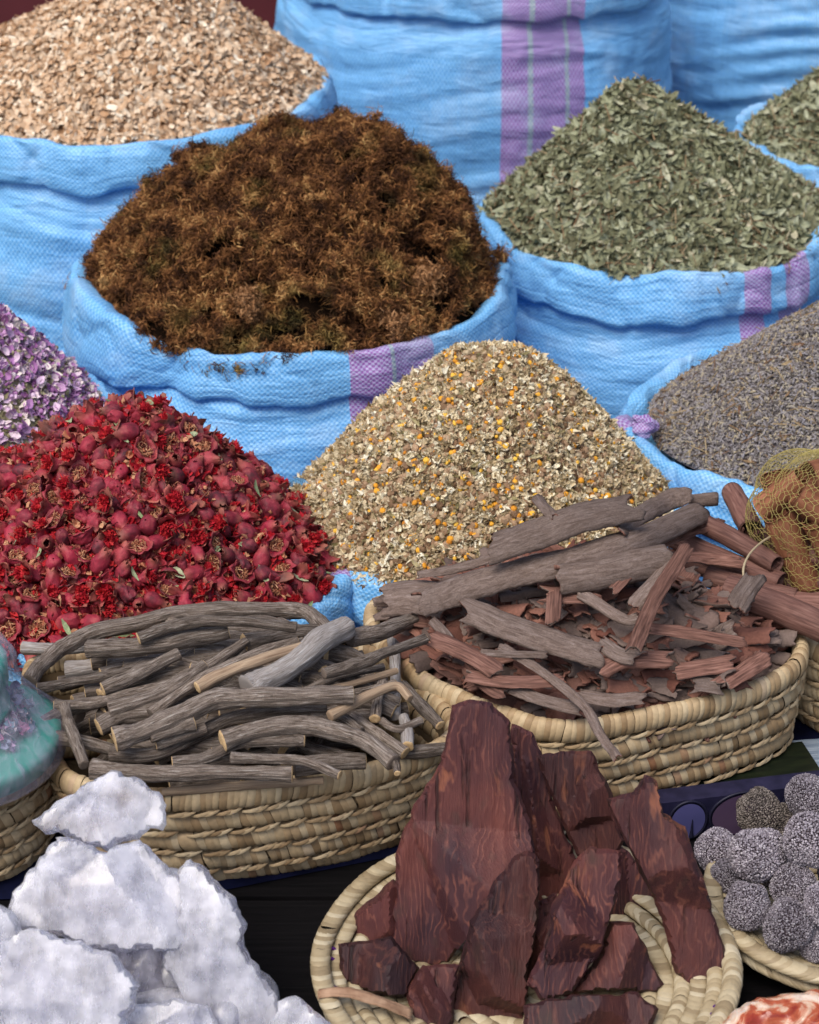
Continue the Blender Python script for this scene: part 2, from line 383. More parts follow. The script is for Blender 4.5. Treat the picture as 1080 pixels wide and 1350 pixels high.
# lilac knotted corner of the sack cloth between chamomile and lavender
V, T = t_ball(.0145, 4, 1.1, .9, .9, .4, 5, 2.2); p = at_z(850, 561, ZL+.035)
kn = mesh('knotted_corner', V, T, sack_mat('knot_weave', [(-9, 9, 'p')], 1, 3), uv=V[:, [0, 2]]*1.6, loc=None); kn.location = p
tag(kn, 'small lilac knot of sack cloth between the chamomile and the lavender', 'cloth knot')

# ------------------------------------------------------------------ heaps
class Heap:
    def __init__(s, cx, cy, rx, ry, z0, ax, ay, az, k=1., e=.15, amp=.004, fr=14., seed=0):
        s.__dict__.update(locals()); s.h = az-z0
    def __call__(s, x, y):
        x = np.asarray(x, float); y = np.asarray(y, float)
        qx, qy = (x-s.cx)/s.rx, (y-s.cy)/s.ry; r0 = np.clip(np.hypot(qx, qy), 0, 1.25)
        ax, ay = (s.ax-s.cx)/s.rx, (s.ay-s.cy)/s.ry
        r = np.hypot(qx-ax*np.clip(1-r0, 0, 1), qy-ay*np.clip(1-r0, 0, 1)); e = s.e
        t = (np.sqrt(r*r+e*e)-e)/(math.sqrt(1+e*e)-e)
        hh = np.where(t < 1, s.h*(1-t**s.k), -.5*(t-1)*s.h*3)
        return s.z0+hh+s.amp*fbm(p3(x*s.fr, y*s.fr, s.seed*3.3), s.seed, 3)
    def normal(s, x, y):
        d = .004; gx = (s(x+d, y)-s(x-d, y))/(2*d); gy = (s(x, y+d)-s(x, y-d))/(2*d)
        N = p3(-gx, -gy, 1.); return N/np.linalg.norm(N, axis=-1)[..., None]
    def base(s, name, mt, off=-.006, n=90):
        rr = np.linspace(0, 1.0, n)[:, None]; a = np.linspace(0, 2*math.pi, 160, endpoint=False)[None]
        X = s.cx+s.rx*rr*np.cos(a); Y = s.cy+s.ry*rr*np.sin(a)
        V = p3(X, Y, s(X, Y)+off).reshape(-1, 3); return V, tri(grid_faces(n, 160, True))
    def scatter(s, m, g, ymax=.75, rmax=1.0):
        a = g.uniform(0, 2*math.pi, m*2); r = rmax*np.sqrt(g.uniform(0, 1, m*2)); x = s.cx+s.rx*r*np.cos(a); y = s.cy+s.ry*r*np.sin(a)
        k = np.where(y < s.cy+ymax*s.ry)[0][:m]; x, y = x[k], y[k]; return p3(x, y, s(x, y)), s.normal(x, y)
def heap_from(sp, ry, z, apx, apy, off=.0, dy=0., inset=.012, **k):
    cx, cy, r = sp; a = at_y(apx, apy, cy+dy); return Heap(cx, cy, r-inset, r*ry-inset, z+off, a[0], a[1], a[2], **k)
def stuff(name, label, cat, V, T, mats, mi=None, smooth=False, kind='stuff', uv=None):
    o = mesh(name, V, T, mats, smooth=smooth, mi=mi, uv=uv); return tag(o, label, cat, kind=kind)
def multi(parts):
    """parts: (V,T,slot)"""
    V, T = merge([(a, b_) for a, b_, c in parts]); return V, T, np.concatenate([np.full(len(b_), c) for a, b_, c in parts])

# beige husks
g = np.random.default_rng(11)
hb = heap_from((bx[0], bx[1], bx[2]), .90, ZB, 215, -62, off=.014, inset=-.006, k=.92, e=.14, amp=.008, fr=9, seed=11)
P, N = hb.scatter(21000, g, .6, .99); P = P+N*g.uniform(-.006, .006, (len(P), 1))
tp = [t_disc(.0078, .0052, .0014, .12), t_disc(.0068, .0050, .0016, -.15), t_disc(.0088, .0042, .0008, .35), t_disc(.0055, .0042, .0016), t_leaf(.013, .0035, .4, .5), t_crumple(.010, 1, 3)]
V1, T1 = stamp(tp, P, frames(N, .55, g), g.uniform(.7, 1.2, len(P)), g)
P, N = hb.scatter(600, g, .6, .93); P = P+N*.004
V2, T2 = stamp([t_twig(.035, .0006, .2, seed=k) for k in range(5)], P, frames(N, .35, g)[:, :, [0, 1, 2]], g.uniform(.5, 1.3, len(P)), g)
m_husk = pal('beige_husk', [(0, (.40, .23, .12)), (.2, (.53, .34, .20)), (.55, (.63, .46, .31)), (.85, (.70, .56, .41)), (1, (.82, .74, .60))], .6, .3, lo=.85, hi=1.12, bmp=.1)
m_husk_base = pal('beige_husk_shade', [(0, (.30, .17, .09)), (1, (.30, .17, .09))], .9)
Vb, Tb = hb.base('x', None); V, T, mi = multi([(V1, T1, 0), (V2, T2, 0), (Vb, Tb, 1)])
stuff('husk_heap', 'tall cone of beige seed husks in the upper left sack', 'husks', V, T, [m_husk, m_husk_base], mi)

# green leaf cones
m_leafs = pal('dried_leaf', [(0, (.10, .095, .05)), (.3, (.19, .195, .11)), (.65, (.29, .305, .19)), (.9, (.38, .40, .28)), (1, (.46, .42, .29))], .7, .3, lo=.75, hi=1.2)
m_stalk = pal('dried_stalk', [(0, (.17, .09, .05)), (.6, (.28, .20, .11)), (1, (.38, .30, .18))], .8)
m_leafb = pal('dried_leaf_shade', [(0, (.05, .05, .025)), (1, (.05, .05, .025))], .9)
tl = [t_leaf(.029, .0042, .25, .35, 5, 1), t_leaf(.020, .005, -.3, .4, 5, 2), t_leaf(.016, .0055, .35, .2, 5, 3), t_leaf(.027, .0035, .3, .5, 5, 4), t_crumple(.012, 3, 3), t_leaf(.014, .003, .6, .8, 5, 6)]
def leaf_heap(hp, n1, n2, label, seed, name='leaf_heap'):
    g = np.random.default_rng(seed)
    P, N = hp.scatter(n1, g, .7); P = P+N*g.uniform(-.006, .009, (len(P), 1)); V1, T1 = stamp(tl, P, frames(N, .55, g), g.uniform(.65, 1.35, len(P)), g)
    P, N = hp.scatter(n2, g, .7); P = P+N*.006; V2, T2 = stamp([t_twig(.045, .0008, .25, seed=k) for k in range(5)], P, frames(N, .3, g), g.uniform(.4, 1.4, len(P)), g)
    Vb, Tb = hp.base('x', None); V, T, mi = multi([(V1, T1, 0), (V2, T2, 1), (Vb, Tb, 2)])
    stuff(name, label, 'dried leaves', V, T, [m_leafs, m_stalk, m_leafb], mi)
hg = heap_from(gr, .95, ZG, 828, 122, off=.016, inset=.002, k=.92, e=.20, amp=.010, fr=9, seed=12)
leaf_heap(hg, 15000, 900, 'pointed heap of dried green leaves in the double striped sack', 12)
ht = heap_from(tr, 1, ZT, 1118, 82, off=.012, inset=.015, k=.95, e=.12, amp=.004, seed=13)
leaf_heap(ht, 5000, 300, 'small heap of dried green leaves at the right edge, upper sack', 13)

# lavender
g = np.random.default_rng(14)
hl = heap_from(la, .92, ZL, 1125, 398, off=.012, inset=.02, k=1.0, e=.2, amp=.003, fr=9, seed=14)
P, N = hl.scatter(42000, g, .7); P = P+N*g.uniform(-.003, .004, (len(P), 1))
tp = [t_ball(.0036, 0, 1, .33, .33), t_ball(.0030, 0, 1, .42, .42), t_ball(.0042, 0, 1, .28, .28)]
V1, T1 = stamp(tp, P, frames(N, .6, g)[:, :, [0, 1, 2]], g.uniform(.75, 1.25, len(P)), g)
P, N = hl.scatter(900, g, .7); P = P+N*.004; V2, T2 = stamp([t_twig(.022, .0006, .3, seed=k) for k in range(5)]+[t_leaf(.012, .002, .3, .3, 5, 3)], P, frames(N, .3, g), g.uniform(.4, 1.5, len(P)), g)
m_lav = pal('lavender_bud', [(0, (.11, .095, .085)), (.35, (.20, .18, .18)), (.65, (.28, .265, .285)), (.82, (.32, .29, .24)), (1, (.40, .34, .23))], .85, .15, lo=.8, hi=1.15)
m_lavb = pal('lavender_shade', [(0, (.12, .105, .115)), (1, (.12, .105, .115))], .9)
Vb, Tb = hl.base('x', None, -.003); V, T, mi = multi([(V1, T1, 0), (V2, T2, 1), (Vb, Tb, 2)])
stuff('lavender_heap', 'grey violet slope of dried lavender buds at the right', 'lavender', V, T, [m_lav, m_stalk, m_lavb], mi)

# chamomile
g = np.random.default_rng(15)
hc = Heap(ch[0], ch[1], ch[2]-.006, ch[2]*.9-.004, ZC+.004, *at_y(655, 466, ch[1]+.03), k=1.18, e=.26, amp=.010, fr=10, seed=15)
def cham(n, tp, lay, sc=(.7, 1.25), tilt=.6):
    P, N = hc.scatter(n, g, .75); P = P+N*g.uniform(*lay, (len(P), 1)); return stamp(tp, P, frames(N, tilt, g), g.uniform(*sc, len(P)), g)
A = cham(11500, [t_crumple(.0088, k, 5, .7) for k in range(6)]+[t_leaf(.008, .0018, .4, .5, 4, 7), t_crumple(.006, 9, 3, .9)], (-.004, .006))
B = cham(8500, [t_ball(.0046, 1, 1, .9, .7, .35, k, 2.5) for k in range(4)]+[t_ball(.0032, 1, 1.3, .8, .6, .3, 8)], (-.005, .004))
Y_ = cham(1500, [t_ball(.0036, 1, 1, 1, .8, .1, k) for k in range(3)]+[t_ball(.0030, 1, 1.2, .8, .7, .25, 4)], (0, .005), (.6, 1.15))
D = cham(2600, [t_twig(.016, .0005, .5, seed=k) for k in range(5)]+[t_leaf(.011, .0018, .6, .5, 5, k) for k in range(3)], (-.003, .006), (.5, 1.5), .4)
m_cp = pal('chamomile_petal', [(0, (.30, .22, .12)), (.3, (.47, .37, .22)), (.6, (.65, .55, .37)), (.88, (.74, .67, .49)), (1, (.82, .78, .64))], .7, .25, lo=.85, hi=1.1)
m_cb = pal('chamomile_husk', [(0, (.13, .075, .04)), (.35, (.27, .165, .095)), (.7, (.40, .27, .17)), (1, (.45, .37, .24))], .8, .2, nscale=500)
m_cy = pal('chamomile_yolk', [(0, (.45, .17, .02)), (.4, (.70, .32, .03)), (1, (.78, .48, .07))], .7, .2, nscale=700, lo=.8)
m_cd = pal('chamomile_stem', [(0, (.16, .13, .05)), (.6, (.27, .23, .11)), (1, (.42, .36, .2))], .8)
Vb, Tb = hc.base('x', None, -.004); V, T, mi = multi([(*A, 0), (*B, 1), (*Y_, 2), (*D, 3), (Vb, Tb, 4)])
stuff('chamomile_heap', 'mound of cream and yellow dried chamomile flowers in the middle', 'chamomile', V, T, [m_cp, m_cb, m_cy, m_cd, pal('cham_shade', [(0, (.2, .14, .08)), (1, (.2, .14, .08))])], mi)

# moss: tangles of curled filaments
g = np.random.default_rng(16)
hm = Heap(mo[0]-.004, mo[1], mo[2]-.018, mo[2]*.95-.020, ZM+.010, *at_y(420, 188, mo[1]+.03), k=2.15, e=.25, amp=.027, fr=7.5, seed=16)
def curls(P, N, per, L, wd, spread, curl, g, K=6):
    n = len(P)*per; idx = np.repeat(np.arange(len(P)), per); c = P[idx]+g.normal(size=(n, 3))*spread
    d = N[idx]*.7+g.normal(size=(n, 3)); d /= np.linalg.norm(d, axis=1)[:, None]
    ax = g.normal(size=(n, 3)); ax /= np.linalg.norm(ax, axis=1)[:, None]
    side = np.cross(d, ax); side /= np.linalg.norm(side, axis=1)[:, None]+1e-9
    ln = L*g.uniform(.5, 1.3, n); ang = curl*g.uniform(.3, 1.3, n); pts = [c]; p = c; dd = d
    for k in range(K-1):
        a = (ang/(K-1))[:, None]; dd = dd*np.cos(a)+np.cross(ax, dd)*np.sin(a)+ax*.12; dd /= np.linalg.norm(dd, axis=1)[:, None]
        p = p+dd*(ln/(K-1))[:, None]; pts.append(p)
    pts = np.stack(pts, 1); wk = (wd*g.uniform(.6, 1.3, n))[:, None, None]*np.array([.6, 1, 1, .9, .7, .15][:K])[None, :, None]
    V = np.stack([pts-ax[:, None]*wk, pts+ax[:, None]*wk], 2).reshape(-1, 3)
    q = tri(grid_faces(K, 2)); return V, (q[None]+(np.arange(n)*K*2)[:, None, None]).reshape(-1, 3)
P, N = hm.scatter(2900, g, .8, 1.0); nc = len(P)
P = P+N*np.clip(.006+.021*fbm(P*21., 3, 2)[:, None]+g.normal(.0, .004, (nc, 1)), -.012, .034)
def clumps(P, N, per, rad, L, wd, curl, g, K=6):
    # each clump: filaments that leave its middle and curl back round it
    n = len(P)*per; idx = np.repeat(np.arange(len(P)), per); d = g.normal(size=(n, 3))+N[idx]*.5; d /= np.linalg.norm(d, axis=1)[:, None]
    R_ = (rad*g.uniform(.6, 1.25, len(P)))[idx][:, None]; start = P[idx]+d*R_*g.uniform(.35, .9, (n, 1)); V, T = curls(start, d, 1, L, wd, .0008, curl, g, K)
    return V, T, np.repeat(idx, K*2)
V1, T1, i1 = clumps(P, N, 66, .0095, .020, .00070, 6.5, g)
tone = g.random(nc); V2, T2 = np.zeros((0, 3)), np.zeros((0, 3), int); moss_uv = np.stack([tone[i1], g.random(nc)[i1]], 1)
m_moss, n, b = newmat('dried_moss', .85, .12)
big = noise_(n, tex(n), 26, 4, .7); isl = nd(n, 'NewGeometry').outputs['Random Per Island']
tn_ = nd(n, 'SeparateXYZ'); lk(n, tex(n, 'UV'), tn_.inputs[0])
f_ = math_(n, 'ADD', math_(n, 'MULTIPLY', tn_.outputs[0], .55), math_(n, 'MULTIPLY_ADD', isl, .32, math_(n, 'MULTIPLY_ADD', big, 2.1, -1.0)))
c1 = ramp(n, f_, [(0, (.026, .012, .007)), (.28, (.075, .031, .014)), (.5, (.15, .064, .025)), (.74, (.31, .14, .05)), (1, (.50, .30, .12))])
gm = noise_(n, mapping(n, tex(n), (1, 1, 1), (5, 3, 1)), 13, 3, .6); gr_ = nd(n, 'MapRange'); lk(n, gm, gr_.inputs[0]); gr_.inputs[1].default_value = .52; gr_.inputs[2].default_value = .68; gr_.inputs[4].default_value = .8
lk(n, mixc(n, gr_.outputs[0], c1, ramp(n, f_, [(0, (.03, .03, .01)), (.5, (.10, .085, .022)), (1, (.24, .19, .06))])), b.inputs['Base Color'])
Vb, Tb = hm.base('x', None, -.013)
V, T, mi = multi([(V1, T1, 0), (Vb, Tb, 1)]); moss_uv = np.vstack([moss_uv, np.zeros((len(Vb), 2))])
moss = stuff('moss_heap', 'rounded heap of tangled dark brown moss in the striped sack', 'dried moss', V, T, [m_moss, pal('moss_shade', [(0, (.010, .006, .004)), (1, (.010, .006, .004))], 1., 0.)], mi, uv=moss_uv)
# pale orange knots of moss
m_mk = pal('pale_moss', [(0, (.22, .10, .04)), (1, (.42, .23, .11))], .85, .1)
for px, py, r in ((335, 405, .022), (560, 375, .026), (520, 432, .022), (452, 172, .02)):
    c = at_surf(px, py, hm); nn = hm.normal(c[0], c[1])[None]
    V, T = curls(np.array([c+nn[0]*.010])+g.normal(size=(22, 3))*r*.40, np.repeat(nn, 22, 0), 44, .017, .0009, r*.20, 7, g)
    tag(mesh('moss_tuft', V, T, m_mk, smooth=False, loc=c), {335: 'pale orange tuft of moss at the heap front, left of centre', 560: 'largest light orange tuft at the lower right of the moss heap', 520: 'yellowish tuft at the very foot of the moss heap', 452: 'ochre tuft of moss on the crest of the moss heap'}[px], 'moss tuft', 'paler tufts in the moss heap')

# pomegranate flowers
def flower_parts(kind, seed):
    g = np.random.default_rng(seed); n = 30; L = int(g.integers(5, 8)); a = np.arange(n)*2*math.pi/n
    if kind == 'open': prof = [(-.006, .001), (-.0055, .004), (-.003, .0075), (.000, .0098), (.003, .0112), (.0055, .0122)]; lobe_h, lobe_r = .003, .004
    elif kind == 'bud': prof = [(-.012, .0008), (-.0115, .0035), (-.008, .0068), (-.002, .0080), (.004, .0068), (.008, .0050), (.011, .0040)]; lobe_h, lobe_r = .003, -.002
    else: prof = [(-.013, .0008), (-.0122, .0036), (-.008, .0064), (-.003, .0068), (.002, .0060), (.006, .0068), (.009, .0088)]; lobe_h, lobe_r = .0085, .0075
    lob = np.abs(np.cos(L*a/2+g.uniform(0, 3)))**1.2*(.7+.6*g.random(n).cumsum() % 1*.6)
    curl = .6+.8*vn(p3(np.cos(a)*1.2, np.sin(a)*1.2, seed), seed)
    P = spline(np.array(prof), 14); rows = []
    for z, r in P: rows.append(np.stack([r*np.cos(a), r*np.sin(a), z+0*a], 1))
    for t in (.33, .66, 1.0):
        r = prof[-1][1]+lobe_r*lob*t*curl; z = prof[-1][0]+lobe_h*lob*t-(.003*lob*t*t if kind != 'bud' else 0); rows.append(np.stack([r*np.cos(a)*(1+0*t), r*np.sin(a), z], 1))
    last = rows[-1]; m = len(rows)
    for t in (1., .66, .33): rows.append(rows[m-1-int(round((1-t)*3))]*np.array([.95, .95, 1])+np.array([0, 0, -.0007]))
    for z, r in P[::-1][1:9]: rows.append(np.stack([(r-.0013)*np.cos(a), (r-.0013)*np.sin(a), z+0*a], 1))
    rows.append(np.stack([.0004*np.cos(a), .0004*np.sin(a), rows[-1][:, 2]], 1))
    V = np.array(rows).reshape(-1, 3); q = p3(V[:, 0], V[:, 1], V[:, 2])
    V = V+np.stack([fbm(q*170, seed+k, 3) for k in range(3)], 1)*np.array([.0020, .0020, .0017])*(.55 if kind == 'bud' else 1)
    V[:, 0] *= g.uniform(.82, 1.15)
    calyx = (V, tri(grid_faces(len(rows), n, True)))
    if kind == 'bud': return calyx, None
    if kind == 'open':
        pa = []
        for k in range(60):
            r, t = .0075*math.sqrt(g.random()), g.uniform(0, 6.3); Vt, Tt = t_twig(.006, .00045, .6, 4, k)
            Fm = frames(np.array([[g.normal(), g.normal(), .2]]), .2, g)[0]; pa.append((Vt@Fm.T+np.array([r*math.cos(t), r*math.sin(t), .000+g.uniform(0, .004)]), Tt))
        return calyx, merge(pa)
    pa = []
    for k in range(15):
        Vt, Tt = t_crumple(.0085, seed*20+k, 6, .8); d = g.normal(size=3); d[2] = abs(d[2])+.4; d /= np.linalg.norm(d)
        Fm = frames(d[None], .25, g)[0]; pa.append((Vt@Fm.T+d*.0045*np.array([1, 1, .9])+np.array([0, 0, .0075]), Tt))
    return calyx, merge(pa)
g = np.random.default_rng(21)
m_cal, n, b = newmat('pomegranate_calyx', .6, .28)
rr = math_(n, 'FRACT', math_(n, 'MULTIPLY', nd(n, 'ObjectInfo').outputs['Random'], 7.31))
c0 = ramp(n, rr, [(0, (.045, .02, .025)), (.25, (.10, .018, .026)), (.5, (.22, .02, .036)), (.65, (.36, .026, .055)), (.85, (.27, .03, .045)), (1, (.40, .07, .075))])
nb = noise_(n, tex(n), 130, 4, .6); c1 = mixc(n, math_(n, 'MULTIPLY', nb, .75), c0, ramp(n, nb, [(.35, (.07, .016, .022)), (.55, (.32, .022, .048)), (.8, (.44, .12, .10))]))
sx = nd(n, 'SeparateXYZ'); lk(n, tex(n), sx.inputs[0]); tipz = nd(n, 'MapRange'); lk(n, sx.outputs[2], tipz.inputs[0]); tipz.inputs[1].default_value = .004; tipz.inputs[2].default_value = .015
c1 = mixc(n, math_(n, 'MULTIPLY', tipz.outputs[0], .5), c1, (.44, .19, .115))
c1 = gain(n, c1, noise_(n, tex(n), 500, 2), .8, 1.2); lk(n, c1, b.inputs['Base Color']); bump(n, b, noise_(n, tex(n), 600, 3), .4, .0006)
m_pet = pal('pomegranate_petal', [(0, (.26, .004, .012)), (.5, (.42, .010, .022)), (1, (.52, .03, .03))], .7, .25, src='both', nscale=500)
m_sta = pal('pomegranate_stamen', [(0, (.34, .09, .05)), (.5, (.48, .22, .12)), (1, (.58, .34, .2))], .8, .2)
kinds = ['cup', 'open', 'bud', 'cup', 'bud', 'bud', 'cup', 'cup', 'cup', 'open', 'bud']
variants = []
for i, k in enumerate(kinds):
    (Vc, Tc), pp = flower_parts(k, 31+i)
    variants.append((k, (Vc, Tc), pp))
hp = Heap(pm[0], pm[1], pm[2]-.012, pm[2]*.82+.005, ZP+.008, *at_y(170, 548, pm[1]+.03), k=1.12, e=.2, amp=.012, fr=16, seed=21)
lab = {'cup': 'dried red pomegranate flower with crumpled crimson petals in the red heap', 'open': 'shallow open pomegranate calyx showing tan stamens in the red heap', 'bud': 'closed maroon pomegranate bud without petals in the red heap'}
protos = {}
# poisson-like spread over the slope
cand, _ = hp.scatter(6000, g, .55, .98); keep = []
sl = np.array([1, 1, 1.0])
for c in cand:
    pr = (c-EYE); dep = pr@F; u_, v_ = pr[0]/dep*FPX+540, 675-(pr@U)/dep*FPX
    if u_ < -25 or u_ > 1100 or v_ > 905: continue
    if all(np.sum(((c-k)*sl)**2) > .0168**2 for k in keep): keep.append(c)
    if len(keep) >= 400: break
keep = sorted(keep, key=lambda c: -c[2]+.3*c[1])
keep.sort(key=lambda c: np.linalg.norm(c-EYE)); ind, rest = keep[:300], keep[300:]
def spin(nrm, tilt):
    return Matrix(frames(np.asarray(nrm)[None], tilt, g)[0].tolist())
for i, c in enumerate(ind):
    vi = int(g.integers(0, len(variants))); k, cal, pp = variants[vi]
    if vi not in protos:
        a = mesh('pomegranate_flower', *cal, m_cal); ch_ = mesh('petals' if k == 'cup' else 'stamens', *pp, m_pet if k == 'cup' else m_sta, parent=a, smooth=False) if pp else None
        protos[vi] = (a, ch_)
    else:
        a0, c0_ = protos[vi]; a = a0.copy(); C.objects.link(a)
        if c0_: cc = c0_.copy(); C.objects.link(cc); cc.parent = a
    tag(a, lab[k], 'dried flower', 'pomegranate flowers in the red heap')
    nn = hp.normal(c[0], c[1]); s = g.uniform(.9, 1.28)
    tilt = .55 if k == 'open' else 1.3
    a.matrix_world = Matrix.Translation(Vector(c+nn*g.uniform(.001, .008))) @ spin(nn, tilt).to_4x4() @ Matrix.Scale(s, 4)
P, N = hp.scatter(1500, g, .7, 1.0)
if rest: P = np.vstack([P, rest]); N = np.vstack([N, hp.normal(np.array(rest)[:, 0], np.array(rest)[:, 1])])
Vc, Tc = stamp([v[1] for v in variants], P-N*.006, frames(N, 1.2, g), g.uniform(.85, 1.1, len(P)), g)
pts, N2 = hp.scatter(3800, g, .7); V3, T3 = stamp([t_crumple(.008, k, 4, .8) for k in range(6)]+[t_crumple(.011, k+9, 5, .6) for k in range(3)], pts+N2*g.uniform(-.006, .005, (len(pts), 1)), frames(N2, .8, g), g.uniform(.6, 1.3, len(pts)), g)
pts, N2 = hp.scatter(1100, g, .7); V4, T4 = stamp([t_crumple(.009, k, 4, .8) for k in range(6)], pts+N2*g.uniform(0, .009, (len(pts), 1)), frames(N2, .8, g), g.uniform(.5, 1.1, len(pts)), g)
pts, N2 = hp.scatter(40, g, .6); V5, T5 = stamp(tl[:4], pts+N2*.010, frames(N2, .4, g), g.uniform(.5, .95, len(pts)), g)
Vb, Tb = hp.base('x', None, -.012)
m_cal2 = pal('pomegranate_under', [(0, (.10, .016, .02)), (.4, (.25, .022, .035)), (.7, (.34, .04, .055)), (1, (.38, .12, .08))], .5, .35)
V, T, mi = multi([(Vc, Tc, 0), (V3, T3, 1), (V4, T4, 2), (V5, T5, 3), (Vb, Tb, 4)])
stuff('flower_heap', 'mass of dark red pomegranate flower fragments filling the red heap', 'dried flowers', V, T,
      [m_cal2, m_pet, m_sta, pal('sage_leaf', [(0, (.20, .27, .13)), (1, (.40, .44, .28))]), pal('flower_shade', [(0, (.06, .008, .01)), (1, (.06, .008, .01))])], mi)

# purple rosebuds at the left edge
hr = Heap(ro[0], ro[1], ro[2]-.01, ro[2]*.8, .10, *at_y(-75, 385, ro[1]), k=1.2, e=.25, amp=.008, fr=12, seed=22)
m_rb = pal('rosebud_petal', [(0, (.26, .10, .26)), (.25, (.46, .22, .48)), (.5, (.60, .42, .60)), (.75, (.70, .58, .66)), (1, (.76, .70, .62))], .65, .25, src='both', nscale=350)
m_rg = pal('rosebud_sepal', [(0, (.15, .13, .06)), (1, (.36, .33, .2))], .8)
def bud(seed):
    g = np.random.default_rng(seed); pa = []
    for k in range(7):
        V, T = t_leaf(.015, .0048, .45, .4, 5, seed*9+k); V = V[:, [2, 1, 0]]; V[:, 0] += .0042*(.5+.5*(k % 2)); a = k*2.4; c, s = math.cos(a), math.sin(a)
        pa.append((np.stack([V[:, 0]*c-V[:, 1]*s, V[:, 0]*s+V[:, 1]*c, V[:, 2]], 1), T))
    pa.append(t_ball(.0042, 1, 1, 1, 1.5, .2, seed)); return merge(pa), t_ball(.0036, 1, 1, 1, .8, .2, seed)
cand, _ = hr.scatter(4000, g, .6, .98); keep = []
for c in cand:
    pr = (c-EYE); dep = pr@F
    if pr[0]/dep*FPX+540 < -20: continue
    if all(np.sum((c-k)**2) > .0145**2 for k in keep): keep.append(c)
    if len(keep) >= 150: break
bp = []
for i, c in enumerate(keep):
    if i < 5:
        (Vv, Tv), (Vs, Ts) = bud(i); a = mesh('rosebud', Vv, Tv, m_rb, smooth=True); s_ = mesh('sepal_cup', Vs, Ts, m_rg, parent=a); s_.location = (0, 0, -.008); bp.append((a, s_))
    else:
        a0, s0 = bp[i % 5]; a = a0.copy(); C.objects.link(a); s_ = s0.copy(); C.objects.link(s_); s_.parent = a
    tag(a, 'small dried purple rosebud in the heap at the left edge', 'rosebud', 'purple rosebuds in the left heap')
    nn = hr.normal(c[0], c[1]); a.matrix_world = Matrix.Translation(Vector(c+nn*.003)) @ spin(nn, 1.).to_4x4() @ Matrix.Scale(g.uniform(.7, 1.05), 4)
P, N = hr.scatter(3600, g, .7); V1, T1 = stamp([t_leaf(.011, .0042, .4, .5, 4, k) for k in range(3)]+[t_crumple(.009, k, 4, .7) for k in range(4)], P+N*g.uniform(-.005, .003, (len(P), 1)), frames(N, .7, g), g.uniform(.6, 1.2, len(P)), g)
P, N = hr.scatter(1800, g, .7); V2, T2 = stamp([t_leaf(.010, .003, .4, .5, 4, k) for k in range(3)]+[t_ball(.003, 1, 1, .8, .7, .3)], P+N*g.uniform(-.004, .004, (len(P), 1)), frames(N, .6, g), g.uniform(.6, 1.2, len(P)), g)
Vb, Tb = hr.base('x', None, -.006); V, T, mi = multi([(V1, T1, 0), (V2, T2, 1), (Vb, Tb, 1)])
stuff('petal_heap', 'loose purple petals and green sepals filling the heap at the left edge', 'petals', V, T, [m_rb, m_rg], mi)

# ------------------------------------------------------------------ baskets of coiled palm leaf
m_straw = pal('palm_leaf', [(0, (.25, .165, .085)), (.3, (.37, .26, .145)), (.65, (.47, .355, .21)), (.95, (.55, .44, .28)), (.975, (.27, .12, .055)), (1, (.58, .47, .32))], .6, .3, nscale=260, lo=.78, hi=1.2, bmp=.35)
m_core = pal('palm_core', [(0, (.13, .09, .05)), (1, (.13, .09, .05))], .9)
def arclen(path):
    P = np.vstack([path, path[:1]]); s = np.concatenate([[0], np.cumsum(np.linalg.norm(np.diff(P, axis=0), axis=1))]); return P, s
def wraps(path, a, b_, pitch, skew, g, jit=.12, up=(0, 0, 1.), nphi=14, over=1.12, bulk=1.):
    """bands of leaf wound round a coil that follows a closed path"""
    P, s = arclen(path); Lt = s[-1]; n = int(Lt/pitch); st = (np.arange(n)+g.normal(size=n)*jit)*Lt/n
    wd = Lt/n*over*(1+g.normal(size=n)*.08); ph = np.linspace(0, 2*math.pi, nphi, endpoint=False); up = np.asarray(up)
    cols = np.array([-.5, -.28, 0, .28, .5]); bul = np.array([-.0009, .0001, .0003, .0001, -.0009])*bulk
    sk = skew*(1+g.normal(size=n)*.15); rad = 1+g.normal(size=n)*.03*bulk
    S_ = (st[:, None, None]+cols[None, None]*wd[:, None, None]+(sk[:, None, None]*np.sin(ph)[None, :, None])) % Lt      # n,phi,col
    pos = np.stack([np.interp(S_, s, P[:, k]) for k in range(3)], -1)
    e = .003; nxt = np.stack([np.interp((S_+e) % Lt, s, P[:, k]) for k in range(3)], -1); tn = nxt-pos; tn /= np.linalg.norm(tn, axis=-1)[..., None]+1e-9
    nrm = np.cross(tn, np.broadcast_to(up, tn.shape)); nrm /= np.linalg.norm(nrm, axis=-1)[..., None]+1e-9; upv = np.cross(nrm, tn)
    A = (a*rad[:, None, None]+bul[None, None]); B_ = (b_*rad[:, None, None]+bul[None, None])
    V = pos+nrm*(A*np.cos(ph)[None, :, None])[..., None]+upv*(B_*np.sin(ph)[None, :, None])[..., None]
    V = V+.0004*np.stack([vn(V*260, 3+k) for k in range(3)], -1)
    q = []; nc_ = 5
    for i in range(nphi):
        j = (i+1) % nphi
        for c in range(nc_-1): q.append((i*nc_+c, j*nc_+c, j*nc_+c+1, i*nc_+c+1))
    q = np.array(q); T = (q[None]+(np.arange(n)*nphi*nc_)[:, None, None]).reshape(-1, 4)
    return V.reshape(-1, 3), tri(T)
